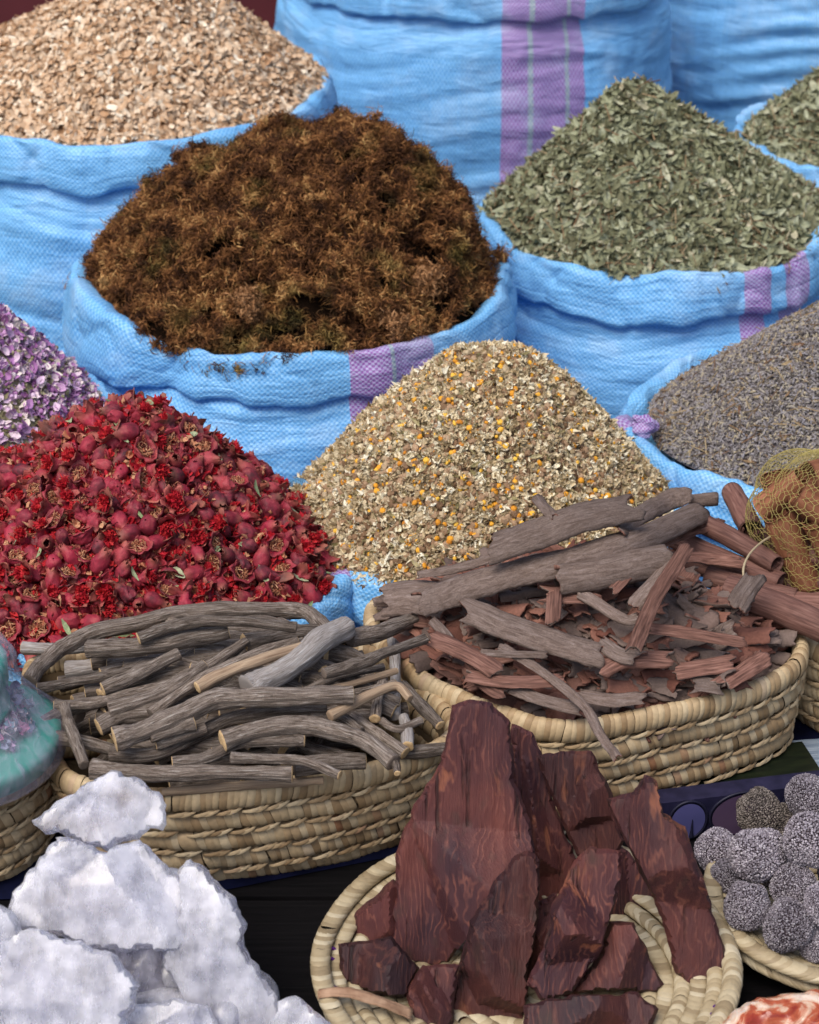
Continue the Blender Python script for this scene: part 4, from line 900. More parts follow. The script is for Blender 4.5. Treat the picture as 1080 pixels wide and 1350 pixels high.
# broken chips: sixteen shapes copied all over the pile
g = np.random.default_rng(62); shapes = []
for k in range(18):
    L = g.uniform(.022, .085); hw = g.uniform(.005, .013); 
    Q = [(-L/2, 0, 0), (-L/6, g.normal()*.002, g.normal()*.002), (L/6, g.normal()*.002, g.normal()*.002), (L/2, 0, g.normal()*.003)]
    V, F_, mi, uv = bark_geo(Q, (0, 0, 1), hw, g.uniform(.3, 1.5), g.uniform(.0018, .0030), 900+k, .22, wvar=.2); shapes.append((V, F_, mi, uv, k % 2))
cps = {}; cnt = 0
lay = [(-.055, 90), (-.032, 110), (-.014, 150), (-.002, 110)]
for dz, m in lay:
    c_ = 0
    while c_ < m and cnt < 260+0*m or (dz > -.02 and c_ < m and cnt < 300-len(barks)):
        x, y = g.uniform(polyB[:, 0].min(), polyB[:, 0].max()), g.uniform(polyB[:, 1].min(), polyB[:, 1].max())
        if not in_poly(polyB, x, y, .16) or (y < cB[1] and not in_poly(polyB, x, y-.022, .06)): continue
        if dz < -.02 and g.random() < .35: continue
        k = int(g.integers(0, 18)); z = float(moundB(x, y, dz)); d = .01
        nn = np.array([-(moundB(x+d, y)-moundB(x-d, y))/(2*d), -(moundB(x, y+d)-moundB(x, y-d))/(2*d), 1.]); nn /= np.linalg.norm(nn)
        if k not in cps:
            V, F_, mi, uv, fl = shapes[k]; a = mesh('bark_chip', V, F_, [m_out, m_in], mi=mi, uv=uv); cps[k] = a
        else: a = cps[k].copy(); C.objects.link(a)
        Z = nn+g.normal(size=3)*.28; Z /= np.linalg.norm(Z)
        if g.random() < .5: Z = -Z
        ang = g.normal()*.65-.15; X = np.array([math.cos(ang), math.sin(ang), 0]); X = X-Z*X.dot(Z); X /= np.linalg.norm(X); Y = np.cross(Z, X)
        a.matrix_world = Matrix.Translation((x, y, z)) @ Matrix(np.stack([X, Y, Z], 1).tolist()).to_4x4() @ Matrix.Scale(g.uniform(.7, 1.25), 4)
        tag(a, 'small broken chip of brown bark in the right basket', 'bark chip', 'small bark chips in the right basket'); c_ += 1; cnt += 1

# the countless chips below them
m_ = 1500; xs, ys_ = g.uniform(polyB[:, 0].min(), polyB[:, 0].max(), m_*3), g.uniform(polyB[:, 1].min(), polyB[:, 1].max(), m_*3)
k_ = [i for i in range(m_*3) if in_poly(polyB, xs[i], ys_[i], .14) and in_poly(polyB, xs[i], ys_[i]-.020, .05)][:m_]; xs, ys_ = xs[k_], ys_[k_]; P = p3(xs, ys_, moundB(xs, ys_)+g.uniform(-.045, -.004, len(xs)))
Zn = np.tile([0, -.2, 1.], (len(xs), 1))+g.normal(size=(len(xs), 3))*.3; Zn /= np.linalg.norm(Zn, axis=1)[:, None]; an = g.normal(size=len(xs))*.7-.15; Xn = np.stack([np.cos(an), np.sin(an), 0*an], 1); Xn -= Zn*(Xn*Zn).sum(1)[:, None]; Xn /= np.linalg.norm(Xn, axis=1)[:, None]
Fr_ = np.stack([Xn, np.cross(Zn, Xn), Zn], -1); tp = [(s_[0], tri(s_[1])) for s_ in shapes]; V, T = stamp(tp, P, Fr_, g.uniform(.6, 1.1, len(xs)), g)
m_under = pal('bark_fragments', [(0, (.10, .07, .06)), (.45, (.19, .14, .12)), (.55, (.14, .055, .04)), (1, (.27, .13, .095))], .8, .2, nscale=400, lo=.6, hi=1.3, bmp=.5)
stuff('bark_litter', 'small bark fragments filling the right basket below the strips', 'bark fragments', V, T, m_under, smooth=True)

# ------------------------------------------------------------------ cinnamon quills
m_cin, n, b = newmat('cinnamon', .7, .25); uvn = tex(n, 'UV'); st = noise_(n, mapping(n, uvn, (30, 520, 1)), 1., 4, .6, .3); rr = nd(n, 'ObjectInfo').outputs['Random']
c1 = ramp(n, st, [(.28, (.075, .034, .028)), (.5, (.175, .084, .066)), (.75, (.28, .155, .125))]); lk(n, gain(n, c1, rr, .75, 1.15), b.inputs['Base Color']); bump(n, b, st, .5, .001)
def quill(label, p0, p1, r, seed, name='cinnamon_quill', group='cinnamon quills in the right edge basket', cat='cinnamon quill', mt=None):
    g = np.random.default_rng(seed); p0, p1 = np.asarray(p0, float), np.asarray(p1, float); n = 26; m = 34
    ax = p1-p0; L = np.linalg.norm(ax); ax /= L; u = np.cross(ax, [0, 0, 1.]); u /= np.linalg.norm(u); v = np.cross(u, ax)
    s = np.linspace(0, 1, n)[:, None]; t = np.linspace(-1, 1, m)[None]; a = t*math.pi*1.55+math.pi/2+g.normal()*.5+.25*s; rad = r*(1-.55*np.clip(np.abs(t)-.25, 0, 1)**1.1)*(1-.1*s)*(1+.05*vn(p3(s*6, t*2, seed), seed))
    off = np.sign(t)*r*.30*np.clip(np.abs(t)-.3, 0, 1)
    X = rad*np.cos(a)*np.where(t < 0, 1, 1)+off*.2; Y = rad*np.sin(a); bend = .02*L*np.sin(s*math.pi)*g.normal()
    pos = p0+ax*(s*L+.004*vn(p3(t*3, s*0, seed), seed+1)*np.where(s > .5, 1, -1))[..., None]+u*X[..., None]+v*(Y+bend)[..., None]
    cn = p0+ax*(s*L)[..., None]+v*bend[..., None]; nr = pos-cn; nr /= np.linalg.norm(nr, axis=-1)[..., None]+1e-9; inn = pos-nr*.0013
    V = np.vstack([pos.reshape(-1, 3), inn.reshape(-1, 3)]); N_ = n*m; F1 = grid_faces(n, m)
    def strip(idx): idx = np.array(idx); return np.stack([idx[:-1], idx[1:], idx[1:]+N_, idx[:-1]+N_], 1)
    F_ = np.vstack([F1, F1[:, ::-1]+N_, strip(np.arange(m)), strip((n-1)*m+np.arange(m)), strip(np.arange(n)*m), strip(np.arange(n)*m+m-1)])
    uv = np.tile(np.stack([(s*L+0*t).ravel()+seed*.2, (t*r*3+0*s).ravel()], 1), (2, 1))
    o = mesh(name, V, F_, mt or m_cin, uv=uv, loc=V.mean(0)); return tag(o, label, cat, group)
qs = [((925, 690), (1022, 745), .012, .150, 'quill with an open curled end behind the bark pile'), ((870, 700), (1030, 768), .013, .135, 'long quill ending in a spiral curl beside the net bag'),
      ((960, 780), (1100, 838), .018, .150, 'thickest quill pointing to the lower right over the basket rim'), ((930, 760), (1050, 790), .013, .125, 'quill lying just above the thickest one'),
      ((985, 700), (1060, 735), .012, .115, 'quill under the lower tip of the net bag'), ((1000, 745), (1100, 775), .012, .120, 'quill with dark hollow end at the right edge'),
      ((990, 700), (965, 650), .014, .150, 'broken quill standing against the blue lavender sack'), ((1010, 790), (1120, 800), .012, .120, 'quill lowest at the right edge'),
      ((880, 735), (985, 760), .011, .115, 'thin quill half under the bark chips'), ((1020, 720), (1110, 745), .012, .145, 'short quill pressed by the net bag')]
for i, (a, c, r, z, lb) in enumerate(qs): quill(lb, at_z(*a, z), at_z(*c, z-.004), r, 1100+i)
g = np.random.default_rng(63); polyC = np.array(pC)
c_ = 0
while c_ < 40:
    x, y = g.uniform(*np.percentile(polyC[:, 0], [0, 100])), g.uniform(polyC[:, 1].min(), polyC[:, 1].max()); a = g.normal()*.4-.3; L = .12; z = .03+.028*(c_ % 4)
    e = [np.array([x+s_*L*math.cos(a), y+s_*L*math.sin(a), z+g.normal()*.003]) for s_ in (-.5, .5)]
    if not all(in_poly(polyC, q[0], q[1], .12) for q in e): continue
    quill('cinnamon quill in the lower layers of the right edge basket', e[0], e[1], g.uniform(.009, .013), 1200+c_); c_ += 1

# ------------------------------------------------------------------ chunks: wood and crystals
def slab(name, label, cat, group, outline, yc, tilt, T, mt, seed, yaw=0., spacing=.0042, facets=5, sharp=.38, rough=.0016, edge_w=.016, jag=.0012, along=None, back=.8, cut=(.25, .9), slope=.5):
    """solid piece: outline (photo pixels) carried onto its own plane in the scene, given two faceted faces"""
    g = np.random.default_rng(seed); o = np.array(outline, float); c = (o.max(0)+o.min(0))/2; p0 = at_y(c[0], c[1], yc)
    nrm = np.array([math.sin(yaw)*math.cos(tilt), -math.cos(yaw)*math.cos(tilt), math.sin(tilt)]); W = [at_plane(x, y, p0, nrm) for x, y in o]
    ex = np.cross([0, 0, 1.], nrm); ex /= np.linalg.norm(ex); ex = ex if ex[0] > 0 else -ex; ey = np.cross(nrm, ex)
    q = np.array([[np.dot(w_-p0, ex), np.dot(w_-p0, ey)] for w_ in W])
    # densify the outline with a little roughness
    D = []
    for i in range(len(q)):
        a, b_ = q[i], q[(i+1) % len(q)]; L = np.linalg.norm(b_-a); m = max(1, int(L/spacing)); tn = (b_-a)/max(L, 1e-6); nn = np.array([tn[1], -tn[0]])
        for k in range(m):
            t = k/m; pt = a+(b_-a)*t; D.append(pt+nn*jag*1.6*float(fbm(p3(pt[0]*90, pt[1]*90, seed*1.), seed, 3)))
    D = np.array(D)
    lo, hi = D.min(0), D.max(0); gx, gy = np.meshgrid(np.arange(lo[0], hi[0], spacing), np.arange(lo[1], hi[1], spacing)); gx = gx+(np.arange(gx.shape[0])[:, None] % 2)*spacing/2
    I = np.stack([gx.ravel(), gy.ravel()], 1)+g.normal(size=(gx.size, 2))*spacing*.12
    A, B_ = D, np.roll(D, -1, 0)
    def dist(Pq):
        ab = B_-A; out = np.empty(len(Pq))
        for s in range(0, len(Pq), 400):
            ap = Pq[s:s+400, None]-A[None]; t = np.clip((ap*ab[None]).sum(-1)/((ab**2).sum(-1)[None]+1e-12), 0, 1); out[s:s+400] = np.linalg.norm(ap-ab[None]*t[..., None], axis=-1).min(1)
        return out
    y0, y1, x0, x1 = A[:, 1], B_[:, 1], A[:, 0], B_[:, 0]
    ins = np.array([(((y0 > p[1]) != (y1 > p[1])) & (p[0] < (x1-x0)*(p[1]-y0)/(y1-y0+1e-15)+x0)).sum() % 2 == 1 for p in I])
    I = I[ins]; I = I[dist(I) > spacing*.45]
    pts = [Vector(p) for p in D]+[Vector(p) for p in I]; nD = len(D)
    vs, es, fs, *_ = delaunay_2d_cdt(pts, [(i, (i+1) % nD) for i in range(nD)], [], 1, 1e-7)
    P = np.array([tuple(v) for v in vs]); Fc = np.array([f for f in fs if len(f) == 3])
    d = dist(P); size = min(hi-lo); ew = min(edge_w, size*.45)
    def face(sd, Tm):
        gg = np.random.default_rng(sd); ctr = P.mean(0); h = Tm*np.clip(d/ew, 0, 1)**sharp; sp_ = P[gg.integers(0, len(P), facets)]
        for k in range(facets):   # lower envelope of tilted planes: flat fracture faces that meet in edges
            a_ = math.atan2(*(sp_[k]-ctr)[::-1])+gg.normal()*.7; lo_, hi_ = .15, .9
            if along is not None: a_ = along+(0 if gg.random() < .5 else math.pi)+gg.normal()*.22; lo_, hi_ = .25, 1.5
            if along is not None and k % 4 == 3: a_ += math.pi/2
            dr_ = np.array([math.cos(a_), math.sin(a_)]); pr0 = (P@dr_); q0 = np.quantile(pr0, gg.uniform(.45, .9)) if along is not None else sp_[k]@dr_
            h = np.minimum(h, np.maximum(Tm*gg.uniform(.6, 1.05)-(pr0-q0)*gg.uniform(lo_, hi_), Tm*.2*np.clip(d/ew, 0, 1)**sharp))
        fr_ = (150, 90) if along is None else (120, 22)
        h = h+np.clip(d/(spacing*2), 0, 1)*rough*fbm(p3(P[:, 0]*fr_[0], P[:, 1]*fr_[1], sd), sd, 3)
        if True:
            return np.where(d < 1e-6, 0, h)
        gg = np.random.default_rng(sd); h = Tm*np.clip(d/ew, 0, 1)**sharp
        for k in range(facets):
            a = gg.uniform(0, 2*math.pi) if along is None else along+gg.choice([0, math.pi])+gg.normal()*.35; dr = np.array([math.cos(a), math.sin(a)])
            ext = (P@dr); e1 = ext.max(); hh = Tm*gg.uniform(*cut)+(e1-ext)*slope*gg.uniform(.5, 1.3)*Tm/.02*.5
            h = np.where(d > 1e-6, np.minimum(h, np.maximum(hh, Tm*.12*np.clip(d/ew, 0, 1)**.3)), h)
        h = h+np.clip(d/(spacing*2), 0, 1)*rough*(fbm(p3(P[:, 0]*(110 if along is not None else 45), P[:, 1]*(28 if along is not None else 45), sd), sd, 4)+.8*vn(p3(P[:, 0]*20, P[:, 1]*14, sd+.5), sd+9))
        return np.where(d < 1e-6, 0, h)
    on = np.arange(len(P)); inner = d > 1e-6; zf, zb = face(seed*3+1, T), -face(seed*3+2, T*back)
    Vf = np.column_stack([P, zf]); bi = np.full(len(P), -1); bi[inner] = np.arange(inner.sum())+len(P); bi[~inner] = on[~inner]
    Vb = np.column_stack([P[inner], zb[inner]]); V = np.vstack([Vf, Vb]); T_ = np.vstack([Fc, bi[Fc][:, ::-1]])
    ob = mesh(name, V, T_, mt, smooth=True)
    ob.data.set_sharp_from_angle(angle=R(22))
    ob.matrix_world = Matrix(((ex[0], ey[0], nrm[0], p0[0]), (ex[1], ey[1], nrm[1], p0[1]), (ex[2], ey[2], nrm[2], p0[2]), (0, 0, 0, 1)))
    return tag(ob, label, cat, group)
def c8(pts): return [(400+x*.6296, 900+y*.6296) for x, y in pts]
def c7(pts): return [(x*.4259, 1000+y*.4259) for x, y in pts]

def wood_mat(name, shift):
    m, n, b = newmat(name, .62, .3); oc = tex(n); rr = nd(n, 'ObjectInfo').outputs['Random']
    off = nd(n, 'VectorMath', op='ADD'); lk(n, oc, off.inputs[0]); cb_ = nd(n, 'CombineXYZ'); lk(n, math_(n, 'MULTIPLY', rr, 9.), cb_.inputs[0]); lk(n, cb_.outputs[0], off.inputs[1]); oc = off.outputs[0]
    warp = noise_(n, mapping(n, oc, (1, .42, 1)), 19, 4, .5, .35); sx = nd(n, 'SeparateXYZ'); lk(n, oc, sx.inputs[0])
    ph = math_(n, 'ADD', math_(n, 'MULTIPLY', warp, 85), math_(n, 'MULTIPLY', sx.outputs[0], 900)); ln = math_(n, 'SINE', ph)
    thin = nd(n, 'MapRange'); lk(n, ln, thin.inputs[0]); thin.inputs[1].default_value = .35; thin.inputs[2].default_value = 1.
    tone = noise_(n, mapping(n, oc, (1, .5, 1), (3, 0, 0)), 17, 3, .5)
    base = ramp(n, tone, [(.3, (.030, .013, .020)), (.5, (.068, .021, .022)), (.7, (.125, .036, .028))])
    brk = noise_(n, mapping(n, oc, (1, 1, 1), (0, 4, 2)), 55, 3, .6)
    bk = nd(n, 'MapRange'); lk(n, brk, bk.inputs[0]); bk.inputs[1].default_value = .38; bk.inputs[2].default_value = .66; k = math_(n, 'MULTIPLY', thin.outputs[0], math_(n, 'MULTIPLY', bk.outputs[0], .75))
    col = mixc(n, k, base, (.19, .068, .050))
    chp = noise_(n, mapping(n, oc, (1, .45, 1), (7+shift, 2, 1)), 24, 4, .55, .5); cm = nd(n, 'MapRange'); lk(n, chp, cm.inputs[0]); cm.inputs[1].default_value = .645-.02*shift; cm.inputs[2].default_value = .68-.02*shift
    col = mixc(n, math_(n, 'MULTIPLY', cm.outputs[0], .8), col, (.27, .095, .052))
    drk = noise_(n, mapping(n, oc, (1, .6, 1), (1, 9+shift, 1)), 30, 3, .6); dm = nd(n, 'MapRange'); lk(n, drk, dm.inputs[0]); dm.inputs[1].default_value = .58; dm.inputs[2].default_value = .72
    col = mixc(n, math_(n, 'MULTIPLY', dm.outputs[0], .75), col, (.045, .028, .022))
    fine = noise_(n, mapping(n, oc, (1, .12, 1)), 700, 3, .6); col = gain(n, gain(n, col, fine, .72, 1.25), math_(n, 'FRACT', math_(n, 'MULTIPLY', rr, 5.3)), .55, 1.12); lk(n, col, b.inputs['Base Color'])
    crk = noise_(n, mapping(n, tex(n), (1, .10, 1), (4, 0, 0)), 75, 4, .6); ck = nd(n, 'MapRange'); lk(n, crk, ck.inputs[0]); ck.inputs[1].default_value = .62; ck.inputs[2].default_value = .70; lk(n, gain(n, col, ck.outputs[0], 1., .35), b.inputs['Base Color'])
    hgt = math_(n, 'ADD', math_(n, 'MULTIPLY', ck.outputs[0], -1.6), math_(n, 'ADD', math_(n, 'MULTIPLY', ln, .06), math_(n, 'ADD', fine, math_(n, 'MULTIPLY', cm.outputs[0], -.5)))); bump(n, b, hgt, .7, .0012); return m
m_wood = [wood_mat('red_wood', 0), wood_mat('red_wood_chipped', 3)]

# the flat bowls
m_plait = pal('plaited_leaf', [(0, (.25, .19, .11)), (.4, (.37, .295, .18)), (.8, (.46, .385, .25)), (1, (.54, .47, .33))], .55, .35, nscale=200, lo=.85, hi=1.12, bmp=.25)
def flat_bowl(label, c, R_, seed, depth=.054):
    g = np.random.default_rng(seed); root = empty('straw_bowl', (c[0], c[1], 0), label, 'bowl', 'shallow plaited straw bowls'); a = np.linspace(0, 2*math.pi, 260, endpoint=False)
    def ring(r, z, wv=.0015): return np.stack([c[0]+(r+wv*vn(p3(np.cos(a)*2, np.sin(a)*2, seed), seed))*np.cos(a), c[1]+(r+0*a)*np.sin(a), z+.0012*vn(p3(np.cos(a)*3, np.sin(a)*3, seed+r*50), seed+1)], 1)
    child(mesh('rim', *wraps(ring(R_-.008, depth-.006), .0085, .0058, .0056, .0100, g, over=1.45, bulk=.45), m_plait), root)
    parts = []; r = R_-.021; k = 0; core = []
    while r > .01:
        t = r/(R_-.02); z = .007+(depth-.020)*t**2.2
        parts.append(wraps(ring(r, z, .0008), .0076, .0042, .0056, (-.0065 if k % 2 else .0065), g, over=1.4, bulk=.4)); r -= .0135; k += 1
    parts.append(wraps(ring(R_-.012, depth-.020), .0080, .0056, .0056, -.008, g, over=1.4, bulk=.45))
    child(mesh('plaited_coils', *merge(parts), m_plait), root)
    rs = np.linspace(.001, R_-.016, 20); V = np.array([np.stack([c[0]+q*np.cos(a), c[1]+q*np.sin(a), 0*a+.002+(depth-.020)*(q/(R_-.02))**2.2], 1) for q in rs]).reshape(-1, 3)
    child(mesh('bowl_base', V, grid_faces(20, 260, True), m_core), root); return root
bw = at_z(693, 1268, .045); RW = 281/FPX*((bw-EYE)@F)
rt = flat_bowl('round shallow straw bowl holding the red brown wood chunks', bw[:2], RW, 71)
m_thr = pal('purple_thread', [(0, (.05, .008, .10)), (1, (.10, .015, .2))], .7)
gq = np.random.default_rng(5); pr_ = []
for a0 in (3.02, 3.10, 3.32, 3.38, -.42, -.36):
    q = [np.array([bw[0]+r*math.cos(a0+s_), bw[1]+r*math.sin(a0+s_), z]) for r, z, s_ in ((RW-.030, .030, .0), (RW-.022, .040, .01), (RW-.012, .0478, .03), (RW-.004, .046, .05))]
    V, f, _ = tube(spline(q, 14), .0017, 6); child(mesh('purple_thread', V, f, m_thr), rt)
bb_ = at_z(1108, 1178, .048); RB = 178/FPX*((bb_-EYE)@F)
flat_bowl('shallow straw bowl at the right edge holding the beaded balls', bb_[:2], RB, 72, .05)

G = 'chunks of red wood in the straw bowl'
woods = [
 ('tallest red brown wood slab with wavy grain and a salmon scar', [(310, 45), (350, 33), (395, 42), (432, 85), (442, 200), (478, 300), (490, 400), (450, 440), (400, 490), (345, 525), (305, 585), (262, 592), (190, 578), (180, 540), (200, 330), (248, 232), (290, 170)], 1.440, .42, .030, 0, 0),
 ('dark ridged wood piece right behind the tallest slab', [(436, 86), (478, 105), (502, 150), (520, 240), (572, 370), (540, 460), (480, 500), (450, 300), (438, 180)], 1.500, .40, .018, 1, 0),
 ('square topped dark purple wood block in the back row', [(485, 150), (540, 142), (602, 144), (628, 200), (650, 240), (672, 330), (640, 380), (575, 372), (532, 262), (510, 220)], 1.492, .45, .018, 2, 0),
 ('smooth dark purple wood piece under the square topped one', [(590, 310), (680, 350), (738, 435), (748, 565), (700, 605), (620, 540), (560, 420)], 1.458, .5, .018, 3, 0),
 ('rough orange brown wood piece with a torn tip, rightmost in the bowl', [(633, 240), (690, 228), (715, 190), (738, 205), (752, 275), (802, 300), (832, 400), (885, 560), (885, 640), (832, 656), (775, 602), (742, 470), (682, 350), (652, 292)], 1.392, .50, .026, 4, 1),
 ('light red wood wedge lying diagonally in the front middle', [(562, 380), (600, 344), (662, 352), (668, 400), (622, 560), (562, 650), (500, 663), (465, 632), (512, 530), (522, 460)], 1.360, .55, .027, 5, 1),
 ('tall front wood piece cut off by the lower edge', [(435, 368), (470, 350), (496, 372), (490, 500), (468, 620), (462, 760), (285, 760), (320, 620), (350, 500), (382, 450)], 1.362, .5, .028, 6, 0),
 ('striped wood piece behind the left dark block', [(190, 412), (112, 478), (78, 560), (200, 560), (240, 470)], 1.420, .5, .022, 7, 0),
 ('smooth dark maroon block at the left of the bowl', [(72, 545), (185, 530), (245, 598), (215, 655), (150, 658), (82, 622)], 1.352, .7, .026, 8, 0),
 ('dark weathered lump at the foot of the tallest slab', [(215, 640), (250, 592), (325, 590), (310, 740), (230, 730)], 1.325, .6, .022, 9, 0),
 ('small faceted red wood lump right of the diagonal wedge', [(640, 498), (692, 502), (756, 632), (740, 648), (620, 642), (545, 658), (600, 600)], 1.362, .65, .024, 10, 1),
 ('flat wood piece lying at the bottom of the bowl', [(462, 678), (560, 655), (700, 650), (742, 682), (715, 745), (462, 745)], 1.300, .8, .022, 11, 0),
 ('shadowed wood piece between the tall front one and the wedge', [(465, 470), (530, 440), (540, 520), (500, 640), (455, 640)], 1.395, .5, .020, 12, 0),
]
for lb, o, yc, ti, T, k, ty in woods:
    slab('wood_chunk', lb, 'wood chunk', G, c8(o), yc, ti, T*1.35, m_wood[ty], 800+k, spacing=.0030, facets=8, sharp=.12, rough=.0011, edge_w=.004, along=.0 if k not in (5, 9) else .5, cut=(0., .6), slope=2.4, jag=.0010)
# a dry leaf on the bowl's rim
m_dry, n, b = newmat('dry_leaf', .7, .25); lk(n, ramp(n, noise_(n, tex(n), 90, 3), [(.3, (.22, .12, .07)), (.7, (.40, .26, .17))]), b.inputs['Base Color'])
pl_ = [at_z(418, 1308, .056), at_z(455, 1306, .060), at_z(500, 1318, .052), at_z(545, 1336, .034)]
V, F_, mi, uv = bark_geo(pl_, (.1, -.3, 1), .0052, .6, .0009, 5, .1, wvar=.2); tag(mesh('dry_leaf', V, F_, m_dry, uv=uv, loc=np.mean(V, 0)), 'narrow dry brown leaf lying over the left rim of the bowl', 'leaf')

# salt crystals
def crystal_mat(name, c0, c1, trans, sss):
    m, n, b = newmat(name, .3, .5); oc = tex(n); cloud = noise_(n, oc, 32, 4, .6); vein = noise_(n, mapping(n, oc, (1, .35, 1)), 150, 4, .7); fine = noise_(n, oc, 420, 3, .6)
    col = mixc(n, cloud, c0, c1); fl = nd(n, 'MapRange'); lk(n, vein, fl.inputs[0]); fl.inputs[1].default_value = .50; fl.inputs[2].default_value = .85
    col = mixc(n, math_(n, 'MULTIPLY', fl.outputs[0], .6), col, (.9, .9, .93)); lk(n, col, b.inputs['Base Color'])
    tr_ = nd(n, 'MapRange'); lk(n, cloud, tr_.inputs[0]); tr_.inputs[1].default_value = .35; tr_.inputs[2].default_value = .65; tr_.inputs[3].default_value = trans*1.3; tr_.inputs[4].default_value = trans*.5
    lk(n, tr_.outputs[0], b.inputs['Transmission Weight']); b.inputs['IOR'].default_value = 1.45
    b.inputs['Subsurface Weight'].default_value = sss; b.inputs['Subsurface Radius'].default_value = (.022, .022, .026); b.inputs['Subsurface Scale'].default_value = 1.
    rg = nd(n, 'MapRange'); lk(n, vein, rg.inputs[0]); rg.inputs[3].default_value = .20; rg.inputs[4].default_value = .34; lk(n, rg.outputs[0], b.inputs['Roughness'])
    bump(n, b, vein, .12, .0012); return m
m_salt = crystal_mat('rock_crystal', (.66, .66, .77), (.84, .84, .91), .62, .40); m_clear = crystal_mat('clear_crystal', (.50, .48, .57), (.66, .64, .72), .75, .3)
GS = 'white crystals piled in the lower left corner'
salts = [
 ('white pointed crystal balanced on top of the crystal pile', [(95, 188), (150, 150), (240, 95), (300, 62), (345, 44), (375, 42), (440, 65), (500, 100), (512, 130), (520, 172), (500, 215), (430, 250), (385, 262), (340, 290), (280, 285), (220, 240), (140, 238), (100, 208)], 1.408, .75, .024, m_salt),
 ('largest rounded white crystal under the topmost one', [(175, 235), (240, 250), (330, 282), (430, 255), (480, 300), (560, 370), (620, 430), (660, 520), (655, 585), (590, 590), (480, 598), (330, 592), (200, 562), (70, 528), (36, 480), (50, 400), (90, 340), (135, 295)], 1.350, .70, .038, m_salt),
 ('tall leaning white crystal on the right of the pile', [(545, 345), (590, 310), (640, 335), (705, 410), (745, 470), (762, 560), (800, 640), (840, 710), (868, 780), (875, 900), (600, 900), (560, 740), (500, 600), (560, 480)], 1.322, .62, .030, m_salt),
 ('big white crystal filling the lower left corner', [(75, 535), (130, 525), (210, 560), (320, 588), (380, 635), (432, 700), (405, 790), (380, 900), (-70, 900), (-70, 620), (0, 570)], 1.262, .75, .034, m_salt),
 ('white crystal cut off by the left edge', [(-70, 445), (0, 460), (35, 480), (78, 540), (60, 640), (-70, 720)], 1.300, .7, .024, m_salt),
 ('greyish clear crystal in the gap of the pile', [(300, 570), (520, 580), (600, 760), (400, 800)], 1.318, .7, .018, m_clear),
 ('low white crystal at the bottom of the pile', [(370, 900), (400, 775), (450, 755), (560, 742), (640, 775), (720, 900)], 1.262, .8, .022, m_salt),
 ('thin white crystal sliver at the lower right of the pile', [(860, 752), (912, 742), (1000, 790), (1052, 822), (1070, 900), (840, 900)], 1.262, .85, .016, m_salt),
]
for k, (lb, o, yc, ti, T, mt) in enumerate(salts):
    slab('white_crystal', lb, 'crystal', GS, c7(o), yc, ti, T, mt, 850+k, spacing=.0036, facets=15, sharp=.18, rough=.0002, edge_w=.005, jag=.0018)
# broken crystals below and behind, carrying the pile
g = np.random.default_rng(64)
V0, T0 = t_ball(.04, 3, 1, 1, .8, .25, 3, 1.6)
for k, (x, y, z, s_) in enumerate([(-.20, 1.30, .03, 1.), (-.13, 1.31, .03, 1.), (-.27, 1.24, .032, 1.1), (-.17, 1.22, .03, .9), (-.17, 1.345, .05, .9), (-.23, 1.36, .055, .9), (-.19, 1.385, .085, .8), (-.30, 1.31, .03, 1.), (-.10, 1.25, .025, .8)]):
    V, T = t_ball(.042*s_, 3, 1, .9, .8, .28, 20+k, 1.7); o = mesh('white_crystal', V, T, m_salt); o.location = (x-.02, y, z); tag(o, 'hidden lump of white crystal under the pile in the lower left', 'crystal', GS)
# red and white stone at the lower right corner
m_ag, n, b = newmat('red_white_stone', .3, .5); nz = noise_(n, tex(n), 30, 5, .6, 1.); nb = noise_(n, tex(n), 180, 3, .6)
lk(n, gain(n, ramp(n, nz, [(.38, (.26, .028, .012)), (.47, (.42, .10, .04)), (.52, (.62, .40, .28)), (.60, (.72, .60, .50)), (.75, (.45, .16, .08))]), nb, .8, 1.15), b.inputs['Base Color'])
b.inputs['Subsurface Weight'].default_value = .25; b.inputs['Subsurface Radius'].default_value = (.01, .004, .002); bump(n, b, nb, .5, .0015)
slab('red_stone', 'glossy rust red and white stone in the lower right corner', 'stone', None, [(945, 1352), (962, 1338), (985, 1322), (1030, 1311), (1060, 1308), (1085, 1302), (1130, 1310), (1150, 1420), (930, 1420)], 1.27, .9, .02, m_ag, 880, spacing=.003, facets=5, sharp=.4, rough=.0018, edge_w=.015)

# beaded balls
m_bead = pal('seed_bead', [(0, (.10, .085, .10)), (.3, (.19, .165, .19)), (.7, (.29, .26, .30)), (1, (.44, .41, .44))], .6, .3, nscale=900, bmp=0, lo=.85, hi=1.12)
m_bead2 = pal('dark_seed_bead', [(0, (.05, .042, .036)), (.5, (.12, .10, .088)), (1, (.22, .19, .17))], .6, .3, nscale=900, bmp=0)
m_bcore = pal('bead_gap', [(0, (.035, .025, .03)), (1, (.035, .025, .03))], .9, bmp=0)
for m_ in (m_bead, m_bead2):   # every ball a little lighter, darker or dustier than the next
    n = m_.node_tree; b = n.nodes['Principled BSDF']; src = b.inputs['Base Color'].links[0].from_socket
    pt = noise_(n, tex(n), 55, 3); g1 = gain(n, src, nd(n, 'ObjectInfo').outputs['Random'], .75, 1.2); lk(n, gain(n, g1, pt, .55, 1.4), b.inputs['Base Color'])
